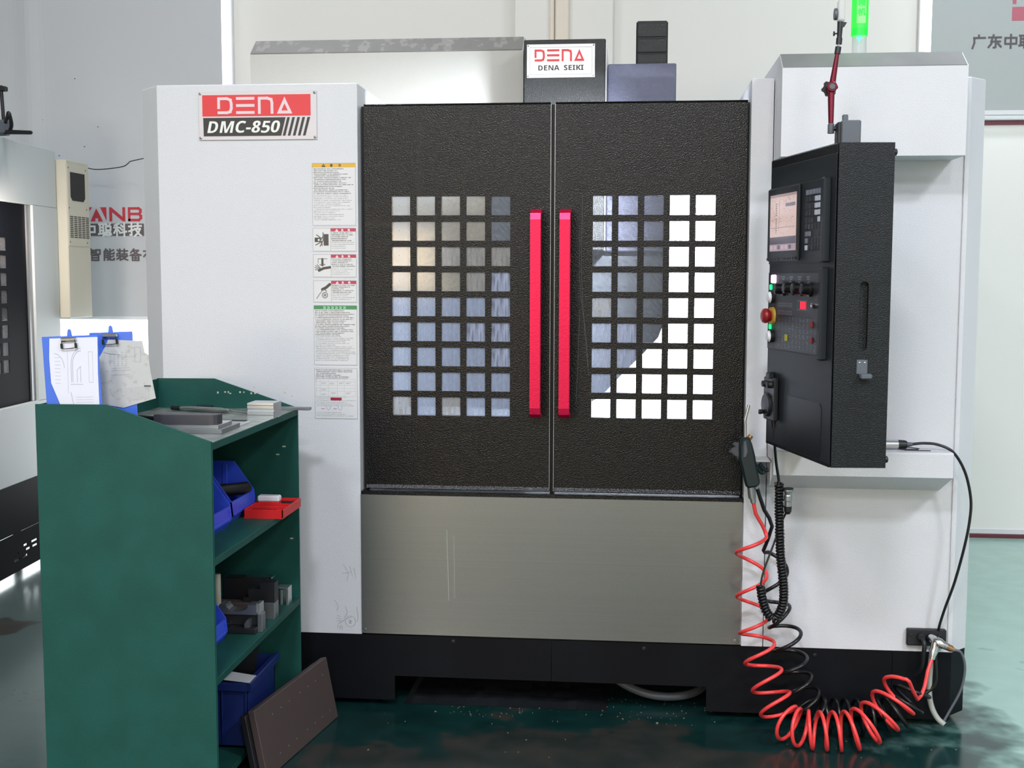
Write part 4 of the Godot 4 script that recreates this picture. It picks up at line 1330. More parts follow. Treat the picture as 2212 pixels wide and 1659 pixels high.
func control_cabinet() -> void:
	var t := thing("control_cabinet", "tall black control cabinet with screen, keypad and red emergency stop button", "control cabinet", Vector3(0.53, 0.916, 0.42))
	var f := face_frame()
	part("housing", B.new().prism([[0.5195, -0.641], [0.6595, -0.631], [0.553, -0.19], [0.43, -0.162], [0.412, -0.19]], 0.916, 1.741, plan(), 0.004), M.box_black, t)
	part("face_frame", B.new().bb(Vector3(-0.462, 0.925, 0.0), Vector3(-0.006, 1.715, 0.002), 0.001, f), M.box_panel, t)
	# swing arm behind, fixed to the machine
	part("swing_arm", B.new().tube(vv([[0.56, 1.3, 0.36], [0.6, 1.3, 0.2], [0.6, 1.3, 0.004]]), 0.03, 14), M.paint_charcoal, t)
	# screen and keyboard unit
	var u := part("screen_unit", B.new().bb(Vector3(-0.462, 1.441, 0.002), Vector3(-0.06, 1.657, 0.006), 0.001, f), M.box_panel, t)
	part("screen_bezel", B.new().bb(Vector3(-0.457, 1.449, 0.006), Vector3(-0.223, 1.654, 0.014), 0.003, f), M.plastic_black, u)
	var scr := B.new()
	scr.prism([[-0.434, 1.477], [-0.237, 1.477], [-0.237, 1.635], [-0.434, 1.635]], 0.014, 0.0148, f)
	part("screen", scr, screen_material(), u, "lit pinkish-white screen")
	for k in 12:
		part("soft_key", B.new().bb(Vector3(-0.452 + k * 0.0186, 1.451, 0.014), Vector3(-0.438 + k * 0.0186, 1.459, 0.017), 0.001, f), M.key_dark, u)
	part("grip_rail", B.new().bb(Vector3(-0.06, 1.441, 0.0), Vector3(-0.036, 1.658, 0.022), 0.004, f), M.box_panel, t)
	var key := B.new().box(Vector3.ZERO, Vector3(0.0145, 0.0135, 0.004), 0.001).mesh()
	var pattern := ["gggggg", "dddwww", "dddwww", "dddwww", "ddddwd", "dddddd", "gg..dd", "gddddd", "wddddt"]
	for r in 9:
		for c in 6:
			var ch: String = pattern[r][c]
			if ch == ".":
				continue
			var mm: Material = {"g": M.key_grey, "d": M.key_dark, "w": M.key_white, "t": M.key_teal}[ch]
			piece("key", key, mm, u, f * Vector3(-0.178 + c * 0.0203, 1.627 - r * 0.0182, 0.008), f.basis)
	# operator panel
	var o := part("operator_panel", B.new().bb(Vector3(-0.46, 1.198, 0.002), Vector3(-0.078, 1.417, 0.006), 0.001, f), M.plastic_black, t)
	var pr := B.new()
	pr.prism([[-0.396, 1.201], [-0.082, 1.201], [-0.082, 1.414], [-0.396, 1.414]], 0.006, 0.0066, f)
	part("printed_sheet", pr, operator_print(), o)
	part("grip_rail", B.new().bb(Vector3(-0.062, 1.189, 0.0), Vector3(-0.04, 1.429, 0.022), 0.004, f), M.box_panel, t)
	var rn := func(x: float, y: float, z: float) -> Transform3D: return f * Transform3D(Basis(Vector3.RIGHT, PI / 2), Vector3(x, y, z))
	part("lit_button", B.new().bb(Vector3(-0.424, 1.386, 0.006), Vector3(-0.392, 1.411, 0.014), 0.003, f), M.lit_key, o)
	for y: float in [1.375, 1.262]:
		part("green_light", B.new().bb(Vector3(-0.438, y - 0.008, 0.006), Vector3(-0.426, y + 0.008, 0.012), 0.002, f), M.led_green, o)
	for y: float in [1.346, 1.234]:
		part("push_button", B.new().lathe([[0.0165, 0.0], [0.0165, 0.009], [0.014, 0.011], [0.012, 0.015], [0.0, 0.016]], 18, rn.call(-0.425, y, 0.006)), M.white_plastic, o)
		part("button_ring", B.new().lathe([[0.0175, 0.0], [0.0175, 0.008], [0.0165, 0.0085]], 18, rn.call(-0.425, y, 0.006)), M.plastic_black, o)
	var es := part("emergency_stop", B.new().lathe([[0.015, 0.004], [0.015, 0.011], [0.0205, 0.015], [0.022, 0.022], [0.02, 0.029], [0.013, 0.033], [0.0, 0.034]], 24, rn.call(-0.42, 1.293, 0.006)), M.mushroom, o, "dark red mushroom button")
	part("yellow_ring", B.new().lathe([[0.0, 0.007], [0.0245, 0.007], [0.0245, 0.004], [0.026, 0.0]], 24, rn.call(-0.42, 1.293, 0.006)), M.yellow_ring, es)
	for q: Array in [[-0.335, 1.371], [-0.268, 1.374], [-0.205, 1.373], [-0.143, 1.372]]:
		part("rotary_knob", B.new().lathe([[0.02, 0.0], [0.02, 0.006], [0.0155, 0.009], [0.0145, 0.026], [0.011, 0.029], [0.0, 0.029]], 16, rn.call(q[0], q[1], 0.0066)), M.hose_black, o)
	part("red_display", B.new().bb(Vector3(-0.212, 1.318, 0.0066), Vector3(-0.172, 1.338, 0.008), 0.0005, f), M.led_red, o)
	part("key_switch", B.new().lathe([[0.008, 0.0], [0.008, 0.012], [0.0, 0.013]], 14, rn.call(-0.104, 1.33, 0.0066)), M.steel_bright, o)
	for q: Array in [[-0.128, 1.279], [-0.129, 1.237]]:
		part("red_key", B.new().box(Vector3(q[0], q[1], 0.008), Vector3(0.014, 0.016, 0.004), 0.001, f), M.red_key, o)
	part("yellow_key", B.new().box(Vector3(-0.309, 1.235, 0.008), Vector3(0.016, 0.018, 0.004), 0.001, f), M.yellow_key, o)
	# recessed pocket plate at the bottom of the face
	var pk := B.new()
	pk.prism([[-0.30, 0.93], [-0.062, 0.93], [-0.062, 1.062], [-0.074, 1.075], [-0.30, 1.075]], 0.002, 0.0035, f)
	part("pocket_plate", pk, M.box_dark, t)
	# narrow side: handle recess, hook, hinge bolts
	var s := Transform3D(Basis(Vector3(0.9974, 0, -0.0712), Vector3.UP, Vector3(0.0712, 0, 0.9974)), Vector3(0.523, 0, 0.655))
	# the side cover is a thin sheet in two halves cut round the recess
	var lh := [Vector2(0.001, 1.74), Vector2(0.001, 0.917), Vector2(0.073, 0.917)]
	var rh := [Vector2(0.1395, 1.74), Vector2(0.073, 1.74)]
	for k in 9:
		lh.append(Vector2(0.073 - 0.011 * sin(PI / 2 * k / 8.0), 1.23 - 0.011 * cos(PI / 2 * k / 8.0)))
	for k in 9:
		lh.append(Vector2(0.073 - 0.011 * cos(PI / 2 * k / 8.0), 1.382 + 0.011 * sin(PI / 2 * k / 8.0)))
	lh.append(Vector2(0.073, 1.74))
	for k in 9:
		rh.append(Vector2(0.073 + 0.011 * sin(PI / 2 * k / 8.0), 1.382 + 0.011 * cos(PI / 2 * k / 8.0)))
	for k in 9:
		rh.append(Vector2(0.073 + 0.011 * cos(PI / 2 * k / 8.0), 1.23 - 0.011 * sin(PI / 2 * k / 8.0)))
	rh.append(Vector2(0.073, 0.917))
	rh.append(Vector2(0.1395, 0.917))
	var cover := B.new()
	cover.prism(lh, -0.0145, 0.0, s)
	cover.prism(rh, -0.0145, 0.0, s)
	part("side_cover", cover, M.box_black, t)
	var hook := part("hook", B.new().bb(Vector3(0.058, 1.158, 0.0), Vector3(0.086, 1.195, 0.003), 0.002, s), M.plastic_grey, t)
	part("hook_tongue", B.new().bb(Vector3(0.064, 1.147, 0.0), Vector3(0.093, 1.16, 0.026), 0.003, s), M.plastic_grey, hook)
	for x: float in [0.066, 0.079]:
		part("rivet", B.new().lathe([[0.003, 0], [0.0, 0.002]], 8, s * Transform3D(Basis(Vector3.RIGHT, PI / 2), Vector3(x, 1.187, 0.003))), M.screw_head, hook)
	for y: float in [1.717, 0.938]:
		part("side_bolt", B.new().lathe([[0.009, -0.002], [0.009, 0.006], [0.006, 0.008], [0.0, 0.008]], 12, s * Transform3D(Basis(Vector3.FORWARD, PI / 2), Vector3(0.14, y, -0.012))), M.rubber, t)


func screen_material() -> StandardMaterial3D:
	var im := Image.create(240, 200, false, Image.FORMAT_RGB8)
	im.fill(Color(0.93, 0.80, 0.76))
	var g := Color(0.62, 0.52, 0.52)
	im.fill_rect(Rect2i(0, 0, 240, 10), Color(0.72, 0.62, 0.63))
	im.fill_rect(Rect2i(0, 150, 240, 26), Color(0.36, 0.33, 0.37))
	im.fill_rect(Rect2i(0, 176, 240, 24), Color(0.74, 0.64, 0.68))
	im.fill_rect(Rect2i(142, 34, 88, 12), Color(0.5, 0.48, 0.52))
	for k in 6:
		im.fill_rect(Rect2i(6 + k * 34, 180, 24, 14), Color(0.42, 0.38, 0.42) if k % 3 == 2 else Color(0.83, 0.75, 0.78))
	var r := RandomNumberGenerator.new()
	r.seed = 12
	for k in 90:
		var x := r.randi_range(6, 220)
		var y := r.randi_range(14, 144)
		im.fill_rect(Rect2i(x, y, r.randi_range(3, 14), 2), g.lerp(Color(0.93, 0.80, 0.76), r.randf() * 0.5))
	for k in 6:
		im.fill_rect(Rect2i(52, 30 + k * 8, 14, 5), g)
		im.fill_rect(Rect2i(52, 84 + k * 8, 14, 5), g)
	im.fill_rect(Rect2i(84, 20, 3, 50), g)
	im.fill_rect(Rect2i(84, 76, 3, 50), g)
	im.fill_rect(Rect2i(8, 116, 224, 2), g)
	var tex := ImageTexture.create_from_image(im)
	return mat("screen_face", Color(0.1, 0.1, 0.1), 0.25, 0.0, {"emission_enabled": true, "emission": Color.BLACK, "emission_texture": tex, "emission_energy_multiplier": 0.75})


func operator_print() -> StandardMaterial3D:
	var im := Image.create(314, 213, false, Image.FORMAT_RGB8)
	im.fill(Color(0.15, 0.16, 0.18))
	var g := Color(0.46, 0.48, 0.5)
	for q: Array in [[40, 8], [100, 8], [160, 8], [220, 8]]:
		im.fill_rect(Rect2i(q[0], q[1], 26, 3), g)
		im.fill_rect(Rect2i(q[0] + 4, q[1] + 6, 18, 3), g)
		im.fill_rect(Rect2i(q[0] + 6, q[1] + 18, 14, 2), g)
	for k in 8:
		for y: int in [82, 104]:
			ink(im, [[16 + k * 14, y], [24 + k * 14, y], [24 + k * 14, y + 9], [16 + k * 14, y + 9], [16 + k * 14, y]], 0.8, g)
	ink(im, [[162, 74], [228, 74], [228, 98], [162, 98], [162, 74]], 0.9, g)
	var r := RandomNumberGenerator.new()
	r.seed = 77
	for row in 6:
		for c in 11:
			var x := 22 + c * 26
			var y := 122 + row * 15
			for k in 3:
				im.fill_rect(Rect2i(x + r.randi_range(-2, 4), y + k * 4, r.randi_range(4, 12), 2), g.lerp(Color(0.15, 0.16, 0.18), r.randf() * 0.55))
	return printed("operator_sheet", im, 0.4)


func handwheel() -> void:
	var f := face_frame()
	var p := f * Vector3(-0.41, 0.99, 0.004)
	var t := thing("handwheel", "black handwheel pendant hung low on the control cabinet, with a coiled black cord", "handwheel", p)
	part("case", B.new().bb(Vector3(-0.452, 0.992, 0.004), Vector3(-0.362, 1.116, 0.018), 0.004, f), M.plastic_black, t)
	part("hanger", B.new().bb(Vector3(-0.43, 1.112, 0.004), Vector3(-0.4, 1.13, 0.02), 0.003, f), M.plastic_black, t)
	var rn := func(x: float, y: float, z: float) -> Transform3D: return f * Transform3D(Basis(Vector3.RIGHT, PI / 2), Vector3(x, y, z))
	var d := part("dial", B.new().lathe([[0.034, 0.0], [0.034, 0.004], [0.031, 0.007], [0.0, 0.008]], 24, rn.call(-0.418, 1.036, 0.018)), M.plastic_black, t)
	part("crank_knob", B.new().lathe([[0.005, 0.0], [0.007, 0.004], [0.007, 0.012], [0.0, 0.013]], 12, rn.call(-0.432, 1.014, 0.025)), M.rubber, d)
	for q: Array in [[-0.43, 1.096], [-0.392, 1.096]]:
		part("selector_knob", B.new().lathe([[0.011, 0.0], [0.009, 0.008], [0.009, 0.012], [0.0, 0.013]], 12, rn.call(q[0], q[1], 0.018)), M.rubber, t)
	part("cord_gland", B.new().tube(vv([[0.424, 0.992, 0.262], [0.426, 0.97, 0.262]]), [0.008, 0.006], 10), M.rubber, t)
	# straight lead, tight coil that loops round at the bottom, thin lead up to the plug
	part("cord_lead", B.new().tube(smooth(vv([[0.426, 0.972, 0.262], [0.429, 0.93, 0.262], [0.432, 0.905, 0.25], [0.44, 0.86, 0.22], [0.45, 0.812, 0.2], [0.452, 0.79, 0.2]])), 0.0042, 8), M.hose_black, t)
	var ax := smooth(vv([[0.452, 0.797, 0.2], [0.455, 0.692, 0.2], [0.461, 0.58, 0.2], [0.472, 0.482, 0.2], [0.469, 0.425, 0.2], [0.447, 0.388, 0.2], [0.424, 0.408, 0.2], [0.41, 0.45, 0.2], [0.404, 0.488, 0.2]]), 6)
	var rows := []
	var turns := 0.0
	for i in ax.size():
		if i > 0:
			turns += (ax[i] as Vector3).distance_to(ax[i - 1]) / 0.0092
		rows.append([ax[i].x, ax[i].y, ax[i].z, turns, 0.0102])
	part("coiled_cord", B.new().tube(coil(rows, 10), 0.0047, 6), M.hose_black, t)
	part("thin_lead", B.new().tube(smooth(vv([[0.404, 0.486, 0.2], [0.413, 0.53, 0.195], [0.441, 0.608, 0.185], [0.464, 0.678, 0.185], [0.477, 0.715, 0.2]])), 0.003, 8), M.hose_black, t)
	var pc := Vector3(0.479, 0.71, 0.2)
	var plug := part("plug", B.new().lathe([[0.0, 0.018], [0.0105, 0.018], [0.0105, 0.034], [0.0125, 0.036], [0.0125, 0.05], [0.0105, 0.054], [0.012, 0.062], [0.0138, 0.064], [0.0138, 0.07], [0.0, 0.07]], 18, Transform3D(Basis.IDENTITY, pc)), M.steel_dull, t, "grey metal plug hanging beside the coiled cord")
	part("plug_boot", B.new().lathe([[0.0, -0.006], [0.007, -0.004], [0.011, 0.004], [0.0115, 0.019], [0.0, 0.02]], 16, Transform3D(Basis.IDENTITY, pc)), M.rubber, plug)
	part("plug_cap", B.new().lathe([[0.0, 0.07], [0.015, 0.07], [0.0155, 0.0735], [0.0, 0.0735]], 18, Transform3D(Basis.IDENTITY, pc)), M.steel_dark, plug)


func indicator_stand() -> void:
	var t := thing("indicator_stand", "dial indicator on dark red jointed arms and a grey magnetic base atop the control cabinet", "indicator stand", Vector3(0.563, 1.741, 0.56))
	var b := part("magnetic_base", B.new().bb(Vector3(0.539, 1.741, 0.535), Vector3(0.588, 1.803, 0.59), 0.003), M.plastic_grey, t)
	part("base_side", B.new().bb(Vector3(0.53, 1.741, 0.54), Vector3(0.54, 1.799, 0.585), 0.002), M.plastic_black, b)
	part("base_knob", B.new().bb(Vector3(0.545, 1.803, 0.556), Vector3(0.559, 1.82, 0.568), 0.002), M.plastic_grey, b)
	part("clamp", B.new().lathe([[0.0, 0], [0.0085, 0], [0.0085, 0.023], [0.007, 0.025], [0, 0.025]], 12, Transform3D(Basis.IDENTITY, Vector3(0.519, 1.774, 0.55))), M.plastic_grey, t)
	part("clamp_bolt", B.new().tube(vv([[0.52, 1.786, 0.55], [0.536, 1.786, 0.555]]), 0.006, 10), M.plastic_black, t)
	part("lower_arm", B.new().tube(vv([[0.519, 1.797, 0.548], [0.5185, 1.89, 0.54]]), [0.0065, 0.0092], 12), M.arm_red, t)
	var j := part("joint", B.new().lathe([[0.0, -0.014], [0.0135, -0.014], [0.0135, 0.012], [0.012, 0.014], [0, 0.014]], 18, Transform3D(Basis(Vector3.RIGHT, PI / 2), Vector3(0.519, 1.893, 0.54))), M.arm_red, t)
	part("joint_hub", B.new().lathe([[0.0, 0.0], [0.008, 0.0], [0.007, 0.002], [0, 0.002]], 14, Transform3D(Basis(Vector3.RIGHT, PI / 2), Vector3(0.519, 1.893, 0.554))), M.plastic_grey, j)
	var star := []
	for k in 24:
		var r := 0.0205 if k % 4 < 2 else 0.0165
		star.append(Vector2(0.518 + r * cos(TAU * k / 24), 1.893 + r * sin(TAU * k / 24)))
	part("star_knob", B.new().prism(star, 0.512, 0.526), M.rubber, j)
	part("upper_arm", B.new().tube(vv([[0.52, 1.893, 0.54], [0.533, 1.983, 0.535]]), [0.0085, 0.0052], 12), M.arm_red, t)
	part("upper_collar", B.new().tube(vv([[0.5325, 1.978, 0.535], [0.535, 1.996, 0.534]]), 0.0078, 12), M.plastic_black, t)
	part("pin", B.new().tube(vv([[0.535, 1.996, 0.534], [0.536, 2.004, 0.534]]), 0.003, 8), M.steel_bright, t)
	var h := part("holder", B.new().tube(vv([[0.536, 2.003, 0.534], [0.537, 2.018, 0.533], [0.537, 2.02, 0.533], [0.5385, 2.06, 0.532]]), [0.0078, 0.0078, 0.0062, 0.0075], 12), M.plastic_black, t)
	part("thumb_screw", B.new().tube(vv([[0.537, 2.03, 0.533], [0.525, 2.03, 0.533], [0.5249, 2.03, 0.533], [0.5215, 2.03, 0.533]]), [0.002, 0.002, 0.006, 0.006], 10), M.plastic_black, h)
	part("holder_wing", B.new().prism([[0.541, 2.06], [0.5545, 2.057], [0.549, 2.047], [0.54, 2.045]], 0.526, 0.538), M.plastic_black, h)
	var g := part("gauge_body", B.new().prism([[0.5305, 2.062], [0.549, 2.062], [0.549, 2.125], [0.538, 2.132], [0.531, 2.11]], 0.522, 0.542, Transform3D.IDENTITY, 0.002), M.case_clear, t)
	part("gauge_core", B.new().bb(Vector3(0.534, 2.066, 0.527), Vector3(0.545, 2.115, 0.538), 0.002), M.white_plastic, g)
	part("gauge_dial", B.new().lathe([[0.0, 0.0], [0.014, 0.0], [0.0155, 0.003], [0.0145, 0.008], [0, 0.009]], 20, Transform3D(Basis(Vector3.BACK, PI / 2), Vector3(0.5305, 2.079, 0.532))), M.plastic_grey, g)
	part("gauge_stem", B.new().tube(vv([[0.541, 2.125, 0.532], [0.543, 2.17, 0.532]]), 0.003, 8), M.steel_bright, g)


func air_gun_and_hoses() -> void:
	var t := thing("air_gun", "dark green air blow gun with bent chrome nozzle hung on the small white bracket", "air gun", Vector3(0.37, 0.76, 0.1))
	part("gun_body", B.new().prism([[0.347, 0.917], [0.352, 0.923], [0.37, 0.923], [0.379, 0.902], [0.388, 0.868], [0.392, 0.845], [0.404, 0.79], [0.403, 0.781], [0.395, 0.773], [0.37, 0.768], [0.362, 0.774], [0.351, 0.819], [0.341, 0.858], [0.34, 0.895]], 0.106, 0.136, Transform3D.IDENTITY, 0.006), M.gun_green, t)
	part("gun_spine", B.new().prism([[0.352, 0.91], [0.36, 0.914], [0.366, 0.88], [0.36, 0.862], [0.352, 0.862]], 0.134, 0.142, Transform3D.IDENTITY, 0.003), M.plastic_grey, t)
	part("hand_lever", B.new().prism([[0.341, 0.905], [0.329, 0.907], [0.322, 0.9], [0.327, 0.893], [0.317, 0.886], [0.311, 0.876], [0.318, 0.873], [0.324, 0.866], [0.333, 0.862], [0.338, 0.851], [0.343, 0.866]], 0.11, 0.13, Transform3D.IDENTITY, 0.004), M.gun_grey, t)
	for q: Array in [[0.39, 0.838, 0.41, 0.812, 0.42, 0.814], [0.405, 0.84, 0.42, 0.82, 0.432, 0.82]]:
		part("hook", B.new().tube(smooth(vv([[q[0], q[1], 0.1], [q[2], q[3], 0.098], [q[4], q[5], 0.096]]), 6), 0.0062, 8), M.gun_green, t)
	part("nozzle", B.new().tube(smooth(vv([[0.359, 0.915, 0.118], [0.3585, 0.955, 0.118], [0.3575, 0.973, 0.118], [0.361, 0.99, 0.118], [0.368, 1.02, 0.118]])), [0.0042] + range(0, 32).map(func(_k: int) -> float: return 0.0048), 10), M.aluminium, t)
	part("adjusting_knob", B.new().tube(vv([[0.366, 0.912, 0.12], [0.376, 0.928, 0.12]]), 0.0075, 10), M.brass, t)
	part("nut", B.new().tube(vv([[0.392, 0.777, 0.12], [0.397, 0.766, 0.118]]), 0.0068, 6), M.steel_bright, t)
	part("quick_coupling", B.new().tube(vv([[0.378, 0.77, 0.121], [0.38, 0.76, 0.121], [0.3805, 0.7595, 0.121], [0.383, 0.738, 0.121], [0.385, 0.735, 0.121], [0.387, 0.722, 0.121]]), [0.011, 0.011, 0.0125, 0.0115, 0.009, 0.008], 12), M.steel_dull, t)
	# red coil hose
	var red := coil([[0.385, 0.618, 0.1, 0.0, 0.045], [0.388, 0.495, 0.1, 1.0, 0.046], [0.396, 0.372, 0.11, 2.0, 0.048], [0.41, 0.28, 0.12, 3.0, 0.05], [0.43, 0.2, 0.14, 4.0, 0.052], [0.453, 0.133, 0.165, 5.0, 0.053], [0.477, 0.082, 0.19, 6.0, 0.054], [0.509, 0.066, 0.21, 7.0, 0.054], [0.544, 0.062, 0.225, 8.0, 0.054], [0.581, 0.061, 0.23, 9.0, 0.054], [0.621, 0.061, 0.23, 10.0, 0.055], [0.662, 0.063, 0.23, 11.0, 0.056], [0.704, 0.072, 0.225, 12.0, 0.058], [0.748, 0.092, 0.21, 13.0, 0.06], [0.791, 0.125, 0.19, 14.0, 0.062], [0.831, 0.165, 0.17, 15.0, 0.062], [0.845, 0.18, 0.16, 15.3, 0.05]], 22, PI)
	var pts: Array = vv([[0.387, 0.724, 0.121], [0.395, 0.688, 0.118], [0.416, 0.652, 0.108]])
	pts = pts + red + vv([[0.885, 0.135, 0.14], [0.909, 0.166, 0.12], [0.926, 0.205, 0.085], [0.942, 0.24, 0.068]])
	var rp := []
	for i in pts.size() - 1:
		rp.append(pts[i])
	rp.append(pts[-1])
	rp = smooth(rp, 2)
	single("air_hose", B.new().tube(rp, 0.0058, 8), M.hose_red, Vector3(0.6, 0.0, 0.2), "coiled red air hose running from the air gun to the connector block", "air hose")
	# black coil hose behind it
	var blk := coil([[0.46, 0.56, 0.075, 0.0, 0.04], [0.458, 0.413, 0.078, 1.0, 0.042], [0.489, 0.336, 0.085, 2.0, 0.044], [0.511, 0.259, 0.09, 3.0, 0.046], [0.525, 0.19, 0.095, 4.0, 0.047], [0.546, 0.135, 0.1, 5.0, 0.048], [0.571, 0.09, 0.1, 6.0, 0.05], [0.601, 0.062, 0.1, 7.0, 0.052], [0.635, 0.06, 0.1, 8.0, 0.052], [0.668, 0.059, 0.1, 9.0, 0.052], [0.702, 0.059, 0.1, 10.0, 0.052], [0.737, 0.059, 0.1, 11.0, 0.052], [0.771, 0.06, 0.1, 12.0, 0.052], [0.805, 0.067, 0.1, 13.0, 0.053], [0.841, 0.084, 0.095, 14.0, 0.054], [0.87, 0.115, 0.085, 15.0, 0.054], [0.891, 0.15, 0.075, 16.0, 0.05]], 22, PI * 0.2)
	var bp: Array = vv([[0.397, 0.768, 0.118], [0.422, 0.697, 0.1], [0.448, 0.645, 0.09]]) + blk + vv([[0.93, 0.124, 0.05], [0.957, 0.15, 0.05], [0.958, 0.2, 0.055], [0.953, 0.255, 0.055]])
	single("coolant_hose", B.new().tube(smooth(bp, 2), 0.006, 8), M.hose_black, Vector3(0.65, 0.0, 0.09), "coiled black hose hanging behind the red one", "hose")
	# short pale hose and thin cable by the connector block
	single("drain_hose", B.new().tube(smooth(vv([[0.946, 0.25, 0.05], [0.944, 0.2, 0.045], [0.943, 0.124, 0.045], [0.951, 0.08, 0.05], [0.966, 0.05, 0.06], [0.985, 0.034, 0.07]])), 0.0085, 10), M.hose_white, Vector3(0.95, 0.03, 0.05), "short grey-white hose end bending down below the connector block", "hose")
	single("sensor_cable", B.new().tube(smooth(vv([[1.005, 0.267, 0.06], [1.03, 0.258, 0.06], [1.043, 0.21, 0.06], [1.033, 0.142, 0.06], [1.0, 0.07, 0.06], [0.982, 0.036, 0.062]])), 0.0042, 8), M.plastic_grey, Vector3(1.02, 0.03, 0.06), "thin grey cable looping from the brass nut down to the floor", "cable")


func probe() -> void:
	var t := thing("edge_probe", "steel pen-shaped probe lying on the white ledge with a long black cable", "probe", Vector3(0.8, 0.888, 0.09))
	part("barrel", B.new().tube(vv([[0.66, 0.9025, 0.085], [0.816, 0.9025, 0.085]]), 0.0142, 16), M.steel_bright, t)
	part("sleeve", B.new().tube(vv([[0.816, 0.9025, 0.085], [0.836, 0.9025, 0.085], [0.842, 0.9025, 0.085]]), [0.0145, 0.0135, 0.011], 14), M.plastic_black, t)
	part("strain_relief", B.new().tube(vv([[0.842, 0.9025, 0.085], [0.858, 0.904, 0.085]]), [0.008, 0.0055], 10), M.plastic_grey, t)
	part("clip", B.new().tube(vv([[0.822, 0.89, 0.1], [0.872, 0.8905, 0.1], [0.876, 0.893, 0.1], [0.84, 0.897, 0.1]]), 0.0016, 6), M.steel_dark, t)
	part("needle", B.new().tube(vv([[0.83, 0.8895, 0.11], [0.905, 0.8895, 0.115]]), 0.0014, 6), M.steel_dark, t)
	part("cable", B.new().tube(smooth(vv([[0.856, 0.904, 0.085], [0.894, 0.908, 0.088], [0.935, 0.904, 0.095], [0.976, 0.882, 0.1], [1.011, 0.824, 0.1], [1.03, 0.747, 0.1], [1.03, 0.684, 0.1], [1.019, 0.599, 0.095], [0.998, 0.485, 0.08], [0.978, 0.399, 0.06], [0.972, 0.34, 0.03], [0.972, 0.312, 0.014]])), 0.0043, 8), M.hose_black, t)


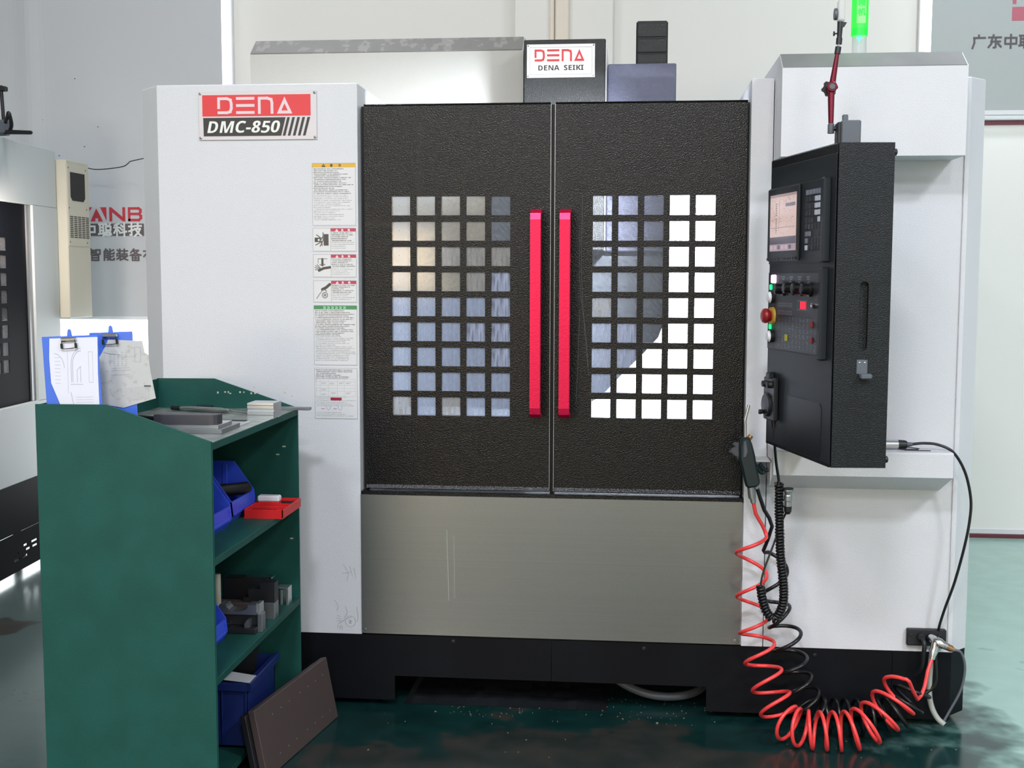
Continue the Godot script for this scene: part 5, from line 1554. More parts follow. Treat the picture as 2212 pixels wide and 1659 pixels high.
# ---------------------------------------------------------------- the machine next to it
func neighbour_machine() -> void:
	var f := Transform3D(Basis(Vector3(-0.062, 0, -0.998), Vector3.UP, Vector3(0.998, 0, -0.062)), Vector3(-2.804, 0, -1.292))
	var t := thing("neighbour_machine", "second pale machine standing at right angles beyond the rack, with a black windowed door", "machine", f * Vector3(0.2, 0, -0.6))
	var w := B.new()
	w.bb(Vector3(-1.6, 1.74, -1.6), Vector3(0.749, 2.026, 0.0), 0.004, f)
	w.bb(Vector3(-1.6, 0.44, -1.6), Vector3(0.749, 0.803, 0.0), 0.003, f)
	w.bb(Vector3(0.47, 0.803, -1.6), Vector3(0.749, 1.74, 0.0), 0.0, f)
	w.bb(Vector3(-1.6, 0.803, -1.6), Vector3(0.47, 1.74, -0.7), 0.0, f)
	part("body", w, M.neighbour_white, t)
	part("door_jamb", B.new().bb(Vector3(0.425, 0.803, -0.06), Vector3(0.47, 1.74, -0.012), 0.002, f), M.steel_dull, t)
	var d := B.new()
	var za := -0.05
	var zb := -0.02
	var xr := 0.215
	var cols := 5
	d.bb(Vector3(-0.9, 1.578, za), Vector3(0.424, 1.739, zb), 0.0, f)
	d.bb(Vector3(-0.9, 0.804, za), Vector3(0.424, 0.958, zb), 0.0, f)
	d.bb(Vector3(xr, 0.958, za), Vector3(0.424, 1.578, zb), 0.0, f)
	d.bb(Vector3(-0.9, 0.958, za), Vector3(xr - 0.08 * cols + 0.02, 1.578, zb), 0.0, f)
	for c in cols - 1:
		d.bb(Vector3(xr - 0.08 * c - 0.08, 0.958, za), Vector3(xr - 0.08 * c - 0.06, 1.578, zb), 0.0, f)
	for c in cols:
		for r in 7:
			d.bb(Vector3(xr - 0.08 * c - 0.06, 1.498 - 0.08 * r, za), Vector3(xr - 0.08 * c, 1.518 - 0.08 * r, zb), 0.0, f)
	var door := part("door", d, M.neighbour_black, t)
	var pm := B.new().box(Vector3.ZERO, Vector3(0.06, 0.06, 0.004)).mesh()
	for c in cols:
		for r in 8:
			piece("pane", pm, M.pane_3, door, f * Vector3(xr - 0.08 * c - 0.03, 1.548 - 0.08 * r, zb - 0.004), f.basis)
	# lit white inside
	part("inner_wall", B.new().bb(Vector3(-0.9, 0.82, -0.3), Vector3(0.42, 1.72, -0.28), 0.0, f), M.white_plastic, t)
	part("work_lamp", B.new().bb(Vector3(-0.5, 1.68, -0.1), Vector3(0.3, 1.7, -0.07), 0.003, f), M.work_light, t)
	area("work_lamp_light", f * Vector3(-0.1, 1.66, -0.12), f.basis * Vector3(0.8, -0.8, -0.1), Vector2(0.7, 0.05), Color(1.0, 0.93, 0.88), 2.5, t)
	# black base with a slotted skirt
	part("base_panel", B.new().bb(Vector3(-1.6, 0.212, -0.02), Vector3(0.745, 0.44, -0.004), 0.0, f), M.neighbour_black, t)
	var s := B.new()
	s.bb(Vector3(-1.6, 0.028, -0.008), Vector3(0.14, 0.208, -0.004), 0.0, f)
	s.bb(Vector3(0.43, 0.028, -0.008), Vector3(0.745, 0.208, -0.004), 0.0, f)
	var ys := [0.028, 0.079, 0.09, 0.106, 0.117, 0.13, 0.141, 0.208]
	for k in range(0, 8, 2):
		s.bb(Vector3(0.14, ys[k], -0.008), Vector3(0.43, ys[k + 1], -0.004), 0.0, f)
	for k in 3:
		var rows := [[0.14, 0.16, 0.215, 0.245, 0.3, 0.43], [0.14, 0.19, 0.205, 0.285, 0.33, 0.355, 0.41, 0.43], [0.14, 0.26, 0.3, 0.345, 0.41, 0.43]]
		var q: Array = rows[k]
		for i in range(0, q.size(), 2):
			s.bb(Vector3(q[i], ys[k * 2 + 1], -0.008), Vector3(q[i + 1], ys[k * 2 + 2], -0.004), 0.0, f)
	part("slotted_skirt", s, M.neighbour_black, t)
	for x: float in [-1.0, 0.62]:
		for z: float in [-0.2, -1.4]:
			part("foot", B.new().lathe([[0.04, 0], [0.04, 0.02], [0.02, 0.03], [0.02, 0.44], [0, 0.44]], 12, f * Transform3D(Basis.IDENTITY, Vector3(x, 0, z))), M.steel_dark, t)
	# beige side cabinet with a dark window and a ventilation grille, set at the machine's far end
	var c := part("side_cabinet", B.new().bb(Vector3(-3.1, 1.19, -2.30), Vector3(-2.80, 1.985, -2.047), 0.004), M.neighbour_beige, t, "narrow beige side cabinet with a dark window and ventilation slots")
	var sf := Transform3D(Basis(Vector3(0, 0, -1), Vector3.UP, Vector3(1, 0, 0)), Vector3(-2.80, 0, -2.047))
	part("front_plate", B.new().bb(Vector3(0.006, 1.555, 0.0), Vector3(0.222, 1.965, 0.003), 0.001, sf), M.neighbour_beige, c)
	part("dark_window", B.new().prism([[0.036, 1.925], [0.196, 1.925], [0.196, 1.8], [0.176, 1.783], [0.056, 1.783], [0.036, 1.8]], 0.003, 0.0045, sf), M.void_black, c)
	for col in 5:
		for row in 12:
			part("vent_slot", B.new().box(Vector3(0.04 + col * 0.044, 1.703 - row * 0.0094, 0.0034), Vector3(0.032, 0.0042, 0.002), 0.0, sf), M.void_black, c)
	for p: Array in [[0.018, 1.945], [0.21, 1.945], [0.018, 1.745], [0.21, 1.745], [0.018, 1.575], [0.21, 1.575]]:
		part("screw", B.new().lathe([[0.0045, 0], [0.0, 0.002]], 8, sf * Transform3D(Basis(Vector3.RIGHT, PI / 2), Vector3(p[0], p[1], 0.003))), M.void_black, c)
	# clamp arm lying on top
	var g := thing("clamp_arm", "black rod and clamp lying on top of the second machine", "clamp", f * Vector3(0.3, 2.026, -0.04))
	part("clamp_base", B.new().tube(smooth(vv([[-2.9, 2.045, -1.55], [-2.83, 2.075, -1.5], [-2.79, 2.11, -1.47], [-2.778, 2.132, -1.46], [-2.772, 2.12, -1.46], [-2.776, 2.08, -1.48], [-2.8, 2.048, -1.5]])), 0.0085, 8), M.rubber, g)
	part("clamp_block", B.new().box(Vector3(-2.84, 2.072, -1.5), Vector3(0.09, 0.07, 0.05), 0.012), M.plastic_grey, g)
	part("rod", B.new().tube(vv([[-2.87, 2.052, -1.5], [-2.78, 2.05, -1.48], [-2.68, 2.0455, -1.47], [-2.674, 2.045, -1.47]]), [0.011, 0.0105, 0.009, 0.005], 10), M.rubber, g)
	part("post", B.new().tube(vv([[-2.822, 2.09, -1.5], [-2.83, 2.26, -1.5]]), 0.008, 8), M.rubber, g)
	part("post_cap", B.new().box(Vector3(-2.826, 2.245, -1.5), Vector3(0.045, 0.022, 0.03), 0.004), M.rubber, g)


# ---------------------------------------------------------------- the tool rack
func tool_rack() -> void:
	var t := thing("tool_rack", "dark green sheet-steel tool rack with open shelves and sloping side panels", "rack", Vector3(-1.216, 0, 0.592))
	var side := [[-1.437, 0.0], [-0.996, 0.0], [-0.996, 1.004], [-1.256, 1.091], [-1.437, 1.09]]
	part("side_panel", B.new().prism(side, 0.971, 0.976, Transform3D.IDENTITY, 0.001), M.rack_green, t)
	part("side_panel", B.new().prism(side, 0.209, 0.214, Transform3D.IDENTITY, 0.001), M.rack_green, t)
	part("panel_edge", B.new().bb(Vector3(-1.0, 0.0, 0.9695), Vector3(-0.9945, 1.003, 0.9712)), M.rack_green, t)
	part("back_panel", B.new().bb(Vector3(-1.437, 0.02, 0.214), Vector3(-1.433, 1.088, 0.971)), M.rack_green, t)
	var k := 0
	for y: float in [1.0, 0.714, 0.414, 0.06]:
		var sh := part("shelf", B.new().bb(Vector3(-1.433, y - 0.004, 0.214), Vector3(-0.998 - (0.07 if y < 0.1 else 0.0), y, 0.971)), M.rack_top if k == 0 else M.rack_green, t)
		var back := 0.07 if y < 0.1 else 0.0
		part("shelf_lip", B.new().bb(Vector3(-0.999 - back, y - 0.018, 0.2145), Vector3(-0.9955 - back, y + 0.0005, 0.9705), 0.0008), M.rack_green, sh)
		k += 1
	# scraped paint marks on the far panel, just above the top shelf
	var ch := B.new()
	for p: Array in [[-1.245, 1.048], [-1.222, 1.05], [-1.212, 1.05], [-1.206, 1.046], [-1.175, 1.05], [-1.163, 1.05], [-1.14, 1.047], [-1.128, 1.048], [-1.118, 1.049], [-1.035, 1.05], [-1.012, 1.04], [-1.13, 1.066]]:
		ch.box(Vector3(p[0], p[1], 0.2141), Vector3(0.003 + 0.004 * rng.randf(), 0.003 + 0.004 * rng.randf(), 0.0006))
	for p: Array in [[-1.04, 0.885], [-1.06, 0.86], [-1.02, 0.6]]:
		ch.box(Vector3(p[0], p[1], 0.2141), Vector3(0.01, 0.004, 0.0006))
	part("paint_chip", ch, M.beige, t, "pale chips in the paint").set_meta("kind", "stuff")


func drawing_sheet(worn: bool) -> Image:
	var w := 200
	var h := 280
	var im := Image.create(w, h, false, Image.FORMAT_RGB8)
	im.fill(Color(0.72, 0.72, 0.71) if worn else Color(0.83, 0.83, 0.87))
	var g := Color(0.5, 0.5, 0.53, 0.32)
	if worn:
		var n := noise_image(FastNoiseLite.TYPE_SIMPLEX_SMOOTH, 0.03, 256, 5, 4)
		for y in h:
			for x in w:
				var v := n.get_pixel(x, y % 256).r
				if v < 0.42:
					im.set_pixel(x, y, Color(0.64, 0.63, 0.6).lerp(Color(0.72, 0.72, 0.71), v / 0.42))
		for r in 7:
			for c in 5:
				ink(im, [[40 + c * 14, 50 + r * 9], [46 + c * 14, 54 + r * 9]], 1.0, g)
		for y: int in [118, 128, 146]:
			ink(im, [[46, y], [110, y - 4]], 1.0, g)
		ink(im, [[130, 30], [130, 90], [150, 90], [150, 30], [130, 30]], 0.8, g)
		for k in 9:
			ink(im, [[90, 200 + k * 6], [180, 192 + k * 6]], 0.6, g)
		im.fill_rect(Rect2i(160, 186, 24, 6), Color(0.3, 0.3, 0.32))
	else:
		for rr: int in [34, 40]:
			var q := []
			for k in 14:
				var a := PI + PI / 2 * k / 13.0
				q.append([128 + rr * cos(a), 100 + rr * 1.5 * sin(a)])
			q.append([128, 100 - rr * 1.5])
			ink(im, q, 1.1, g)
			ink(im, [[128 - rr, 100], [128 - rr, 160]], 1.1, g)
		ink(im, [[112, 160], [112, 118], [126, 104], [126, 160]], 1.0, g)
		ink(im, [[84, 168], [134, 168]], 0.9, g)
		var q2 := []
		for k in 12:
			var a := -PI / 2 + PI / 2 * k / 11.0
			q2.append([20 + 40 * cos(a), 110 + 50 * sin(a)])
		ink(im, q2, 0.9, g)
		for k in 8:
			ink(im, [[22, 74 + k * 13], [44, 74 + k * 13]], 0.7, g)
		ink(im, [[74, 50], [74, 200]], 0.7, g)
		ink(im, [[160, 52], [160, 160], [176, 160], [176, 52], [160, 52]], 0.7, g)
		ink(im, [[84, 196], [100, 268]], 1.1, g)
		for k in 6:
			ink(im, [[104, 214 + k * 9], [176, 212 + k * 9]], 0.6, g)
		im.fill_rect(Rect2i(160, 246, 24, 7), Color(0.42, 0.42, 0.46))
	return im


func clipboard(called: String, label: String, c: Vector3, w: float, h: float, tilt: float, paper: Array, sheet: Material, extra: Array) -> void:
	var t := thing(called, label, "clipboard", Vector3(c.x, 1.0, c.z))
	var f := Transform3D(Basis(Vector3.BACK, tilt), c)
	part("board", B.new().bb(Vector3(-w / 2, -h + 0.003, -0.0015), Vector3(w / 2, 0.0, 0.0015), 0.001, f), M.blue_board, t)
	part("hanging_tab", B.new().prism([[-0.006, 0.0], [0.006, 0.0], [0.004, 0.014], [0.0, 0.017], [-0.004, 0.014]], -0.0015, 0.0015, f), M.blue_board, t)
	var pp := B.new()
	pp.prism(paper, c.z + 0.002, c.z + 0.0034)
	part("paper", pp, sheet, t)
	for e: Array in extra:
		part("paper_fold", B.new().prism(e, c.z + 0.0034, c.z + 0.0046), sheet, t)
	var cl := part("clip", B.new().bb(Vector3(-0.02, -0.014, 0.003), Vector3(0.02, -0.003, 0.011), 0.003, f), M.steel_bright, t)
	part("clip_wire", B.new().tube([f * Vector3(-0.016, -0.008, 0.01), f * Vector3(-0.018, -0.03, 0.009), f * Vector3(-0.008, -0.031, 0.009), f * Vector3(0.01, -0.03, 0.009), f * Vector3(0.019, -0.028, 0.009), f * Vector3(0.017, -0.008, 0.01)], 0.0011, 6), M.steel_dark, cl)
	for x: float in [-0.0175, 0.0185]:
		part("rubber_tip", B.new().tube([f * Vector3(x, -0.018, 0.0095), f * Vector3(x, -0.03, 0.009)], 0.0032, 8), M.rubber, cl)


# an open-fronted stacking bin: x0 back, xf front, za..zb wide, standing at y
func bin(label: String, x0: float, xf: float, za: float, zb: float, y: float, h: float) -> Node3D:
	var t := thing("storage_bin", label, "bin", Vector3((x0 + xf) / 2, y, (za + zb) / 2))
	var th := 0.003
	var side := [[x0, y], [xf - 0.012, y], [xf, y + 0.022], [xf - 0.004, y + h * 0.42], [xf - 0.062, y + h], [x0, y + h]]
	for z: float in [za, zb - th]:
		part("side_wall", B.new().prism(side, z, z + th), M.blue_bin, t)
		part("rim", B.new().bb(Vector3(x0, y + h - 0.003, z - 0.001), Vector3(xf - 0.062, y + h + 0.002, z + th + 0.001), 0.001), M.blue_bin, t)
		part("inner_rib", B.new().bb(Vector3(xf - 0.1, y + 0.01, z - 0.002), Vector3(xf - 0.085, y + h - 0.006, z + th + 0.002), 0.001), M.blue_bin, t)
	part("bottom", B.new().bb(Vector3(x0, y, za), Vector3(xf - 0.012, y + th, zb)), M.blue_bin, t)
	part("back_wall", B.new().bb(Vector3(x0, y, za), Vector3(x0 + th, y + h, zb)), M.blue_bin, t)
	var lip := part("front_lip", B.new().prism([[xf - 0.012, y], [xf, y + 0.022], [xf - 0.004, y + h * 0.42], [xf - 0.008, y + h * 0.42], [xf - 0.005, y + 0.023], [xf - 0.017, y]], za, zb), M.blue_bin, t)
	part("label_frame", B.new().bb(Vector3(xf - 0.004, y + 0.024, za + 0.012), Vector3(xf + 0.0015, y + h * 0.36, za + 0.02), 0.001), M.blue_bin, lip)
	part("label_frame", B.new().bb(Vector3(xf - 0.004, y + 0.02, za + 0.012), Vector3(xf + 0.0015, y + 0.028, zb - 0.012), 0.001), M.blue_bin, lip)
	return t


func rack_contents() -> void:
	# clipboards standing on the top shelf
	var s1 := printed("sheet_clean", drawing_sheet(false), 0.8)
	var s2 := printed("sheet_worn", drawing_sheet(true), 0.85)
	clipboard("clipboard", "blue clipboard holding a clean white part drawing on the green rack", Vector3(-1.357, 1.256, 0.948), 0.142, 0.256, 0.045, [[-1.407, 1.249], [-1.285, 1.254], [-1.286, 1.165], [-1.284, 1.06], [-1.37, 1.06], [-1.385, 1.089], [-1.406, 1.14], [-1.409, 1.2]], s1, [])
	clipboard("clipboard", "blue clipboard holding a crumpled, greyish dog-eared drawing on the green rack", Vector3(-1.288, 1.262, 0.868), 0.112, 0.262, 0.04, [[-1.294, 1.2435], [-1.206, 1.2405], [-1.2, 1.212], [-1.19, 1.206], [-1.187, 1.17], [-1.174, 1.097], [-1.215, 1.085], [-1.258, 1.072], [-1.316, 1.081], [-1.318, 1.12], [-1.322, 1.143], [-1.321, 1.195], [-1.31, 1.212], [-1.3, 1.23]], s2, [[[-1.294, 1.242], [-1.262, 1.206], [-1.292, 1.208], [-1.306, 1.212]], [[-1.322, 1.192], [-1.304, 1.206], [-1.31, 1.17], [-1.321, 1.14]]])
	# bars and blocks on the top shelf
	single("flat_bar", B.new().bb(Vector3(-1.2, 1.0, 0.655), Vector3(-1.03, 1.012, 0.803), 0.001), M.steel_dull, Vector3(-1.11, 1.0, 0.73), "wide grey steel bar, lowest of the stack on the rack top", "steel bar")
	single("flat_bar", B.new().bb(Vector3(-1.21, 1.012, 0.69), Vector3(-1.04, 1.022, 0.8), 0.001), M.aluminium, Vector3(-1.12, 1.012, 0.73), "bright steel bar in the middle of the stack on the rack top", "steel bar")
	var q := [Vector2(-1.21, -0.80), Vector2(-1.065, -0.80), Vector2(-1.053, -0.797), Vector2(-1.046, -0.788), Vector2(-1.044, -0.775), Vector2(-1.044, -0.755), Vector2(-1.21, -0.755)]
	single("steel_block", B.new().prism(q, 1.022, 1.048, plan(), 0.0015), M.blued_steel, Vector3(-1.12, 1.022, 0.78), "dark blued steel block with a rounded end, topmost of the stack", "steel block")
	var sd := thing("screwdriver", "long thin steel scraper lying across the rack top", "tool", Vector3(-1.16, 1.0, 0.37))
	part("blade", B.new().tube(vv([[-1.17, 1.009, 0.348], [-0.985, 1.003, 0.446]]), [0.003, 0.0018], 8), M.steel_bright, sd)
	part("grip", B.new().tube(vv([[-1.335, 1.0085, 0.302], [-1.3, 1.0085, 0.311], [-1.19, 1.0085, 0.343], [-1.165, 1.0085, 0.35]]), [0.005, 0.0075, 0.0075, 0.005], 10), M.steel_bright, sd)
	part("tip_cap", B.new().tube(vv([[-1.36, 1.0085, 0.295], [-1.33, 1.0085, 0.303]]), 0.0065, 10), M.rubber, sd)
	single("steel_rule", B.new().bb(Vector3(-1.19, 1.0, 0.515), Vector3(-1.056, 1.0025, 0.535), 0.0005), M.steel_dark, Vector3(-1.12, 1.0, 0.52), "short dark steel rule lying flat on the rack top", "rule")
	single("steel_sheet", B.new().bb(Vector3(-1.14, 1.0, 0.545), Vector3(-1.035, 1.0015, 0.64), 0.0004), M.aluminium, Vector3(-1.08, 1.0, 0.6), "thin bright metal sheet beside the stacked bars", "metal sheet")
	var al := B.new()
	al.prism([[-0.467, 1.0], [-0.467, 1.008], [-0.464, 1.0095], [-0.467, 1.011], [-0.467, 1.02], [-0.462, 1.022], [-0.462, 1.027], [-0.467, 1.029], [-0.467, 1.036], [-0.464, 1.0375], [-0.467, 1.039], [-0.467, 1.044], [-0.39, 1.044], [-0.39, 1.0]], -1.071, -0.995, profile())
	single("aluminium_block", al, M.aluminium, Vector3(-1.03, 1.0, 0.43), "grooved bright aluminium block at the front edge of the rack top", "metal block")
	single("steel_strip", B.new().box(Vector3(-1.0, 1.0045, 0.234), Vector3(0.1, 0.009, 0.022), 0.001, Transform3D(Basis.IDENTITY, Vector3.ZERO)), M.steel_dull, Vector3(-1.0, 1.0, 0.234), "grey steel strip overhanging the rack top by the far panel", "steel strip")
	single("magnet_bar", B.new().bb(Vector3(-1.307, 1.0, 0.22), Vector3(-1.258, 1.009, 0.236), 0.001), M.steel_dark, Vector3(-1.28, 1.0, 0.228), "small dark bar lying against the far panel of the rack", "bar")
	single("marker_pen", B.new().tube(vv([[-1.3, 1.031, 0.72], [-1.225, 1.029, 0.735], [-1.215, 1.029, 0.737]]), [0.007, 0.0065, 0.004], 10), M.rubber, Vector3(-1.26, 1.022, 0.73), "black pen lying beside the dark steel block", "pen")
	# upper shelf
	bin("blue open-fronted bin on the upper shelf beside the near panel", -1.38, -1.078, 0.592, 0.79, 0.714, 0.142)
	bin("blue open-fronted bin on the upper shelf holding a black grip", -1.39, -1.09, 0.342, 0.548, 0.714, 0.142)
	single("rubber_grip", B.new().tube(smooth(vv([[-1.2, 0.792, 0.53], [-1.17, 0.795, 0.5], [-1.13, 0.79, 0.44], [-1.11, 0.787, 0.4], [-1.105, 0.786, 0.385]]), 4), 0.0185, 12), M.rubber, Vector3(-1.14, 0.78, 0.45), "thick black rubber grip lying across the blue bin", "grip")
	var tr := thing("parts_tray", "flat red plastic tray with dark compartments on the upper shelf", "tray", Vector3(-1.05, 0.714, 0.38))
	part("tray_bottom", B.new().bb(Vector3(-1.085, 0.714, 0.285), Vector3(-0.97, 0.717, 0.475)), M.red_tray, tr)
	for w: Array in [[-1.085, 0.285, -0.97, 0.289], [-1.085, 0.471, -0.97, 0.475], [-1.085, 0.285, -1.081, 0.475], [-0.974, 0.285, -0.97, 0.475], [-1.085, 0.375, -0.974, 0.379], [-1.085, 0.42, -0.974, 0.423]]:
		part("tray_wall", B.new().bb(Vector3(w[0], 0.716, w[1]), Vector3(w[2], 0.74, w[3]), 0.001), M.red_tray, tr)
	single("insert_set", B.new().bb(Vector3(-1.075, 0.717, 0.427), Vector3(-1.0, 0.733, 0.466), 0.003), M.rubber, Vector3(-1.04, 0.717, 0.445), "black foam insert in the front compartment of the red tray", "insert")
	single("insert_set", B.new().bb(Vector3(-1.05, 0.717, 0.295), Vector3(-0.985, 0.733, 0.335), 0.003), M.steel_dark, Vector3(-1.02, 0.717, 0.315), "dark metal insert in the back compartment of the red tray", "insert")
	var wc := thing("plastic_case", "small white plastic case with a red base in the red tray", "case", Vector3(-1.04, 0.717, 0.355))
	part("case_lid", B.new().bb(Vector3(-1.078, 0.742, 0.34), Vector3(-1.012, 0.76, 0.37), 0.004), M.white_plastic, wc)
	part("case_base", B.new().bb(Vector3(-1.077, 0.717, 0.341), Vector3(-1.013, 0.742, 0.369), 0.001), M.red_tray, wc)
	# lower shelf: clamps, jaws, blocks
	bin("blue open-fronted bin on the lower shelf", -1.36, -1.076, 0.65, 0.83, 0.414, 0.142)
	var v := thing("vise_jaw", "dark vise body with dished bright jaws on the lower shelf", "vise", Vector3(-1.1, 0.414, 0.56))
	part("vise_base", B.new().bb(Vector3(-1.21, 0.414, 0.53), Vector3(-1.015, 0.43, 0.6), 0.002), M.steel_dark, v)
	part("end_plate", B.new().bb(Vector3(-1.016, 0.414, 0.545), Vector3(-1.003, 0.466, 0.578), 0.001), M.steel_dull, v)
	part("slide", B.new().bb(Vector3(-1.2, 0.43, 0.54), Vector3(-1.018, 0.462, 0.57), 0.002), M.steel_dark, v)
	part("screw_spindle", B.new().tube(vv([[-1.13, 0.438, 0.585], [-1.09, 0.438, 0.585]]), 0.011, 12), M.steel_bright, v)
	part("small_lug", B.new().prism([[-1.05, 0.43], [-1.035, 0.43], [-1.035, 0.452], [-1.042, 0.452], [-1.05, 0.44]], 0.57, 0.59), M.steel_dull, v)
	var jb := thing("soft_jaw", "soft jaw with two bored half circles on top of the vise", "jaw", Vector3(-1.12, 0.462, 0.55))
	var half := []
	half.append(Vector2(-1.205, 0.462))
	half.append(Vector2(-1.02, 0.462))
	half.append(Vector2(-1.02, 0.49))
	for k in 9:
		half.append(Vector2(-1.075 - 0.032 * sin(PI * k / 8.0 - PI / 2) - 0.0, 0.49 - 0.02 * cos(PI * k / 8.0 - PI / 2)))
	for k in 9:
		half.append(Vector2(-1.155 - 0.03 * sin(PI * k / 8.0 - PI / 2), 0.49 - 0.018 * cos(PI * k / 8.0 - PI / 2)))
	half.append(Vector2(-1.205, 0.49))
	part("jaw", B.new().prism(half, 0.535, 0.575), M.steel_dull, jb)
	part("end_block", B.new().bb(Vector3(-1.025, 0.462, 0.53), Vector3(-1.012, 0.492, 0.565), 0.001), M.aluminium, jb)
	single("parallel_block", B.new().bb(Vector3(-1.042, 0.414, 0.408), Vector3(-1.006, 0.462, 0.45), 0.001), M.steel_dull, Vector3(-1.024, 0.414, 0.43), "grey parallel block standing on the lower shelf below the tall jaw block", "steel block")
	single("tall_jaw_block", B.new().prism([[-1.1, 0.462], [-1.006, 0.462], [-1.006, 0.52], [-1.05, 0.52], [-1.05, 0.5], [-1.085, 0.5], [-1.085, 0.475], [-1.1, 0.475]], 0.41, 0.446, Transform3D.IDENTITY, 0.001), M.steel_dark, Vector3(-1.05, 0.462, 0.43), "tall stepped jaw block on the parallel block, lower shelf", "jaw")
	single("rail_block", B.new().bb(Vector3(-1.2, 0.414, 0.42), Vector3(-1.044, 0.462, 0.46), 0.002), M.rust_plate, Vector3(-1.12, 0.414, 0.44), "long dark brown rail block behind the vise on the lower shelf", "steel block")
	single("back_block", B.new().bb(Vector3(-1.19, 0.414, 0.3), Vector3(-1.06, 0.505, 0.36), 0.002), M.steel_dark, Vector3(-1.12, 0.414, 0.33), "dark square block at the back of the lower shelf", "steel block")
	single("ground_plate", B.new().bb(Vector3(-1.13, 0.505, 0.31), Vector3(-1.045, 0.51, 0.345), 0.001), M.steel_bright, Vector3(-1.09, 0.505, 0.33), "bright ground plate lying on the dark back block", "plate")
	var ub := B.new()
	ub.bb(Vector3(-1.046, 0.414, 0.262), Vector3(-1.04, 0.466, 0.3), 0.001)
	ub.bb(Vector3(-1.034, 0.414, 0.262), Vector3(-1.027, 0.46, 0.3), 0.001)
	ub.bb(Vector3(-1.016, 0.414, 0.262), Vector3(-1.008, 0.464, 0.3), 0.001)
	ub.bb(Vector3(-1.046, 0.464, 0.262), Vector3(-1.008, 0.468, 0.3), 0.001)
	single("channel_block", ub, M.aluminium, Vector3(-1.027, 0.414, 0.28), "slotted channel block at the far end of the lower shelf", "metal block")
	single("cylinder_post", B.new().lathe([[0.0, 0.414], [0.0095, 0.414], [0.0095, 0.548], [0.008, 0.55], [0.0, 0.55]], 16, Transform3D(Basis.IDENTITY, Vector3(-1.165, 0, 0.475))), M.beige, Vector3(-1.165, 0.414, 0.475), "upright cream plastic cylinder at the back of the lower shelf", "cylinder")
	# crate at the bottom and what stands in it
	var cr := thing("crate", "dark blue plastic crate on the bottom shelf of the rack", "crate", Vector3(-1.2, 0.06, 0.4))
	var ca := Vector3(-1.4, 0.06, 0.262)
	var cb := Vector3(-1.066, 0.25, 0.53)
	part("crate_bottom", B.new().bb(ca, Vector3(cb.x, 0.066, cb.z)), M.blue_crate, cr)
	part("crate_wall", B.new().bb(Vector3(ca.x, 0.06, cb.z - 0.005), cb), M.blue_crate, cr)
	part("crate_wall", B.new().bb(ca, Vector3(cb.x, 0.25, ca.z + 0.005)), M.blue_crate, cr)
	part("crate_wall", B.new().bb(Vector3(cb.x - 0.005, 0.06, ca.z), cb), M.blue_crate, cr)
	part("crate_wall", B.new().bb(ca, Vector3(ca.x + 0.005, 0.25, cb.z)), M.blue_crate, cr)
	part("crate_rim", B.new().bb(Vector3(ca.x, 0.228, cb.z), Vector3(cb.x + 0.014, 0.252, cb.z + 0.012), 0.002), M.blue_crate, cr)
	part("crate_rim", B.new().bb(Vector3(cb.x, 0.228, ca.z - 0.01), Vector3(cb.x + 0.014, 0.252, cb.z + 0.012), 0.002), M.blue_crate, cr)
	for x: float in [-1.3, -1.22, -1.14, -1.07]:
		part("crate_rib", B.new().bb(Vector3(x, 0.07, cb.z), Vector3(x + 0.004, 0.228, cb.z + 0.006), 0.001), M.blue_crate, cr)
	single("dark_plate", B.new().prism([[-1.3, 0.2], [-1.09, 0.2], [-1.06, 0.355], [-1.068, 0.36], [-1.18, 0.33], [-1.3, 0.29]], 0.4, 0.412), M.plastic_black, Vector3(-1.17, 0.2, 0.406), "black plate standing upright in the blue crate", "plate")
	single("paper_sheet", B.new().prism([[-1.165, 0.262], [-1.056, 0.2525], [-1.066, 0.2535], [-1.165, 0.2665]], 0.47, 0.535), M.white_plastic, Vector3(-1.1, 0.252, 0.5), "white sheet lying over the front rim of the blue crate", "sheet")
	# steel plates leaning on the rack
	plates()


func plates() -> void:
	var o := Vector3(-0.905, 0.0, 0.112)
	var L := Vector3(-0.076, 0, 0.46)
	var along := L.normalized()
	var up := Vector3(-0.2, 1, -0.033).normalized()
	var out := along.cross(up).normalized()
	if out.x < 0:
		out = -out
	up = out.cross(along).normalized()
	if up.y < 0:
		up = -up
	var f := Transform3D(Basis(along, up, along.cross(up)), o)
	var flip := 1.0 if f.basis.z.x > 0 else -1.0
	var t := thing("steel_plate", "brown oxidised steel plate with drilled holes leaning against the rack foot", "steel plate", o)
	part("plate", B.new().bb(Vector3(0, 0.002, -0.02 * flip), Vector3(L.length() + 0.03, 0.198, 0.0), 0.0015, f), M.rust_plate, t)
	for k in 7:
		var x := 0.05 + k * 0.055 + (0.02 if k > 3 else 0.0)
		for y: float in [0.155, 0.04]:
			part("hole", B.new().lathe([[0.0028, 0.0], [0.0012, 0.0008], [0.0, 0.0004]], 8, f * Transform3D(Basis(Vector3.RIGHT, PI / 2 * flip), Vector3(x, y, 0.0002 * flip))), M.steel_dull, t)
	single("steel_plate", B.new().bb(Vector3(0.02, 0.002, -0.04 * flip), Vector3(L.length() + 0.045, 0.19, -0.022 * flip), 0.002, f), M.steel_dark, o + Vector3(-0.03, 0, 0.1), "thick dark steel plate hidden behind the brown leaning plate", "steel plate")


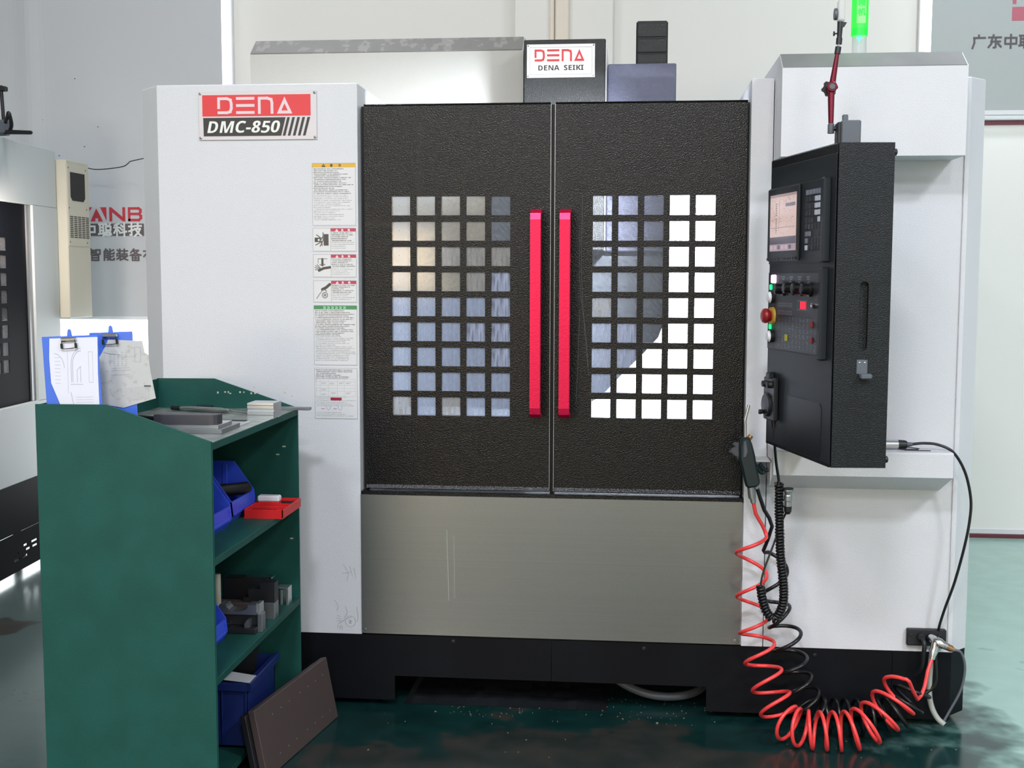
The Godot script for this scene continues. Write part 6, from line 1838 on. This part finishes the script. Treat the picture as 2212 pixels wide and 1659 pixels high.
# ---------------------------------------------------------------- under the machine
func floor_bits() -> void:
	single("floor_hose", B.new().tube(smooth(vv([[-0.22, 0.14, -0.3], [-0.1, 0.11, -0.2], [0.0, 0.055, -0.14], [0.1, 0.03, -0.11], [0.2, 0.03, -0.12], [0.27, 0.035, -0.2], [0.3, 0.05, -0.35]])), 0.014, 10), M.plastic_grey, Vector3(0.05, 0.016, -0.15), "dark grey hose sagging to the floor in the opening below the machine", "hose")
	# crumpled black sheet
	var b := B.new()
	var f := FastNoiseLite.new()
	f.seed = 9
	f.frequency = 6.0
	var n := 26
	var grid := []
	for i in n + 1:
		for j in 9:
			var x := lerpf(-0.72, -0.05, float(i) / n)
			var z := lerpf(-0.34, -0.03, float(j) / 8.0)
			var h := 0.004 + 0.055 * maxf(0.0, 1.0 - absf(x + 0.42) / 0.34) * (1.0 - float(j) / 8.0) + 0.02 * absf(f.get_noise_2d(x, z))
			if j == 8 or i == 0 or i == n:
				h = 0.001
			grid.append(Vector3(x, h, z))
	for i in n:
		for j in 8:
			var a: Vector3 = grid[i * 9 + j]
			var c: Vector3 = grid[(i + 1) * 9 + j]
			var d: Vector3 = grid[(i + 1) * 9 + j + 1]
			var e: Vector3 = grid[i * 9 + j + 1]
			var n1 := (d - a).cross(c - a).normalized()
			if n1.y < 0:
				n1 = -n1
			b.quad(a, c, d, e, n1)
	single("plastic_sheet", b, M.plastic_black, Vector3(-0.4, 0.0, -0.18), "crumpled black plastic sheet on the floor under the machine", "sheet")
	# swarf and crumbs on the floor
	var c := B.new()
	for k in 170:
		var x := rng.randf_range(-0.62, 0.3)
		var z := rng.randf_range(-0.16, 0.05) + 0.03 * sin(x * 9.0)
		if k > 130:
			x = rng.randf_range(-0.85, 1.1)
			z = rng.randf_range(0.02, 0.5)
		var s := rng.randf_range(0.0009, 0.0022) * (2.2 if k % 41 == 0 else 1.0)
		c.box(Vector3(0, s * 0.4, 0), Vector3(s * rng.randf_range(1.0, 3.0), s * 0.8, s), 0.0, Transform3D(Basis(Vector3.UP, rng.randf() * TAU), Vector3(x, 0.0005, z)))
	var sw := single("metal_chips", c, M.chip_grey, Vector3(-0.1, 0.0, 0.0), "scattered pale metal chips and crumbs on the floor before the machine", "chips")
	sw.set_meta("kind", "stuff")
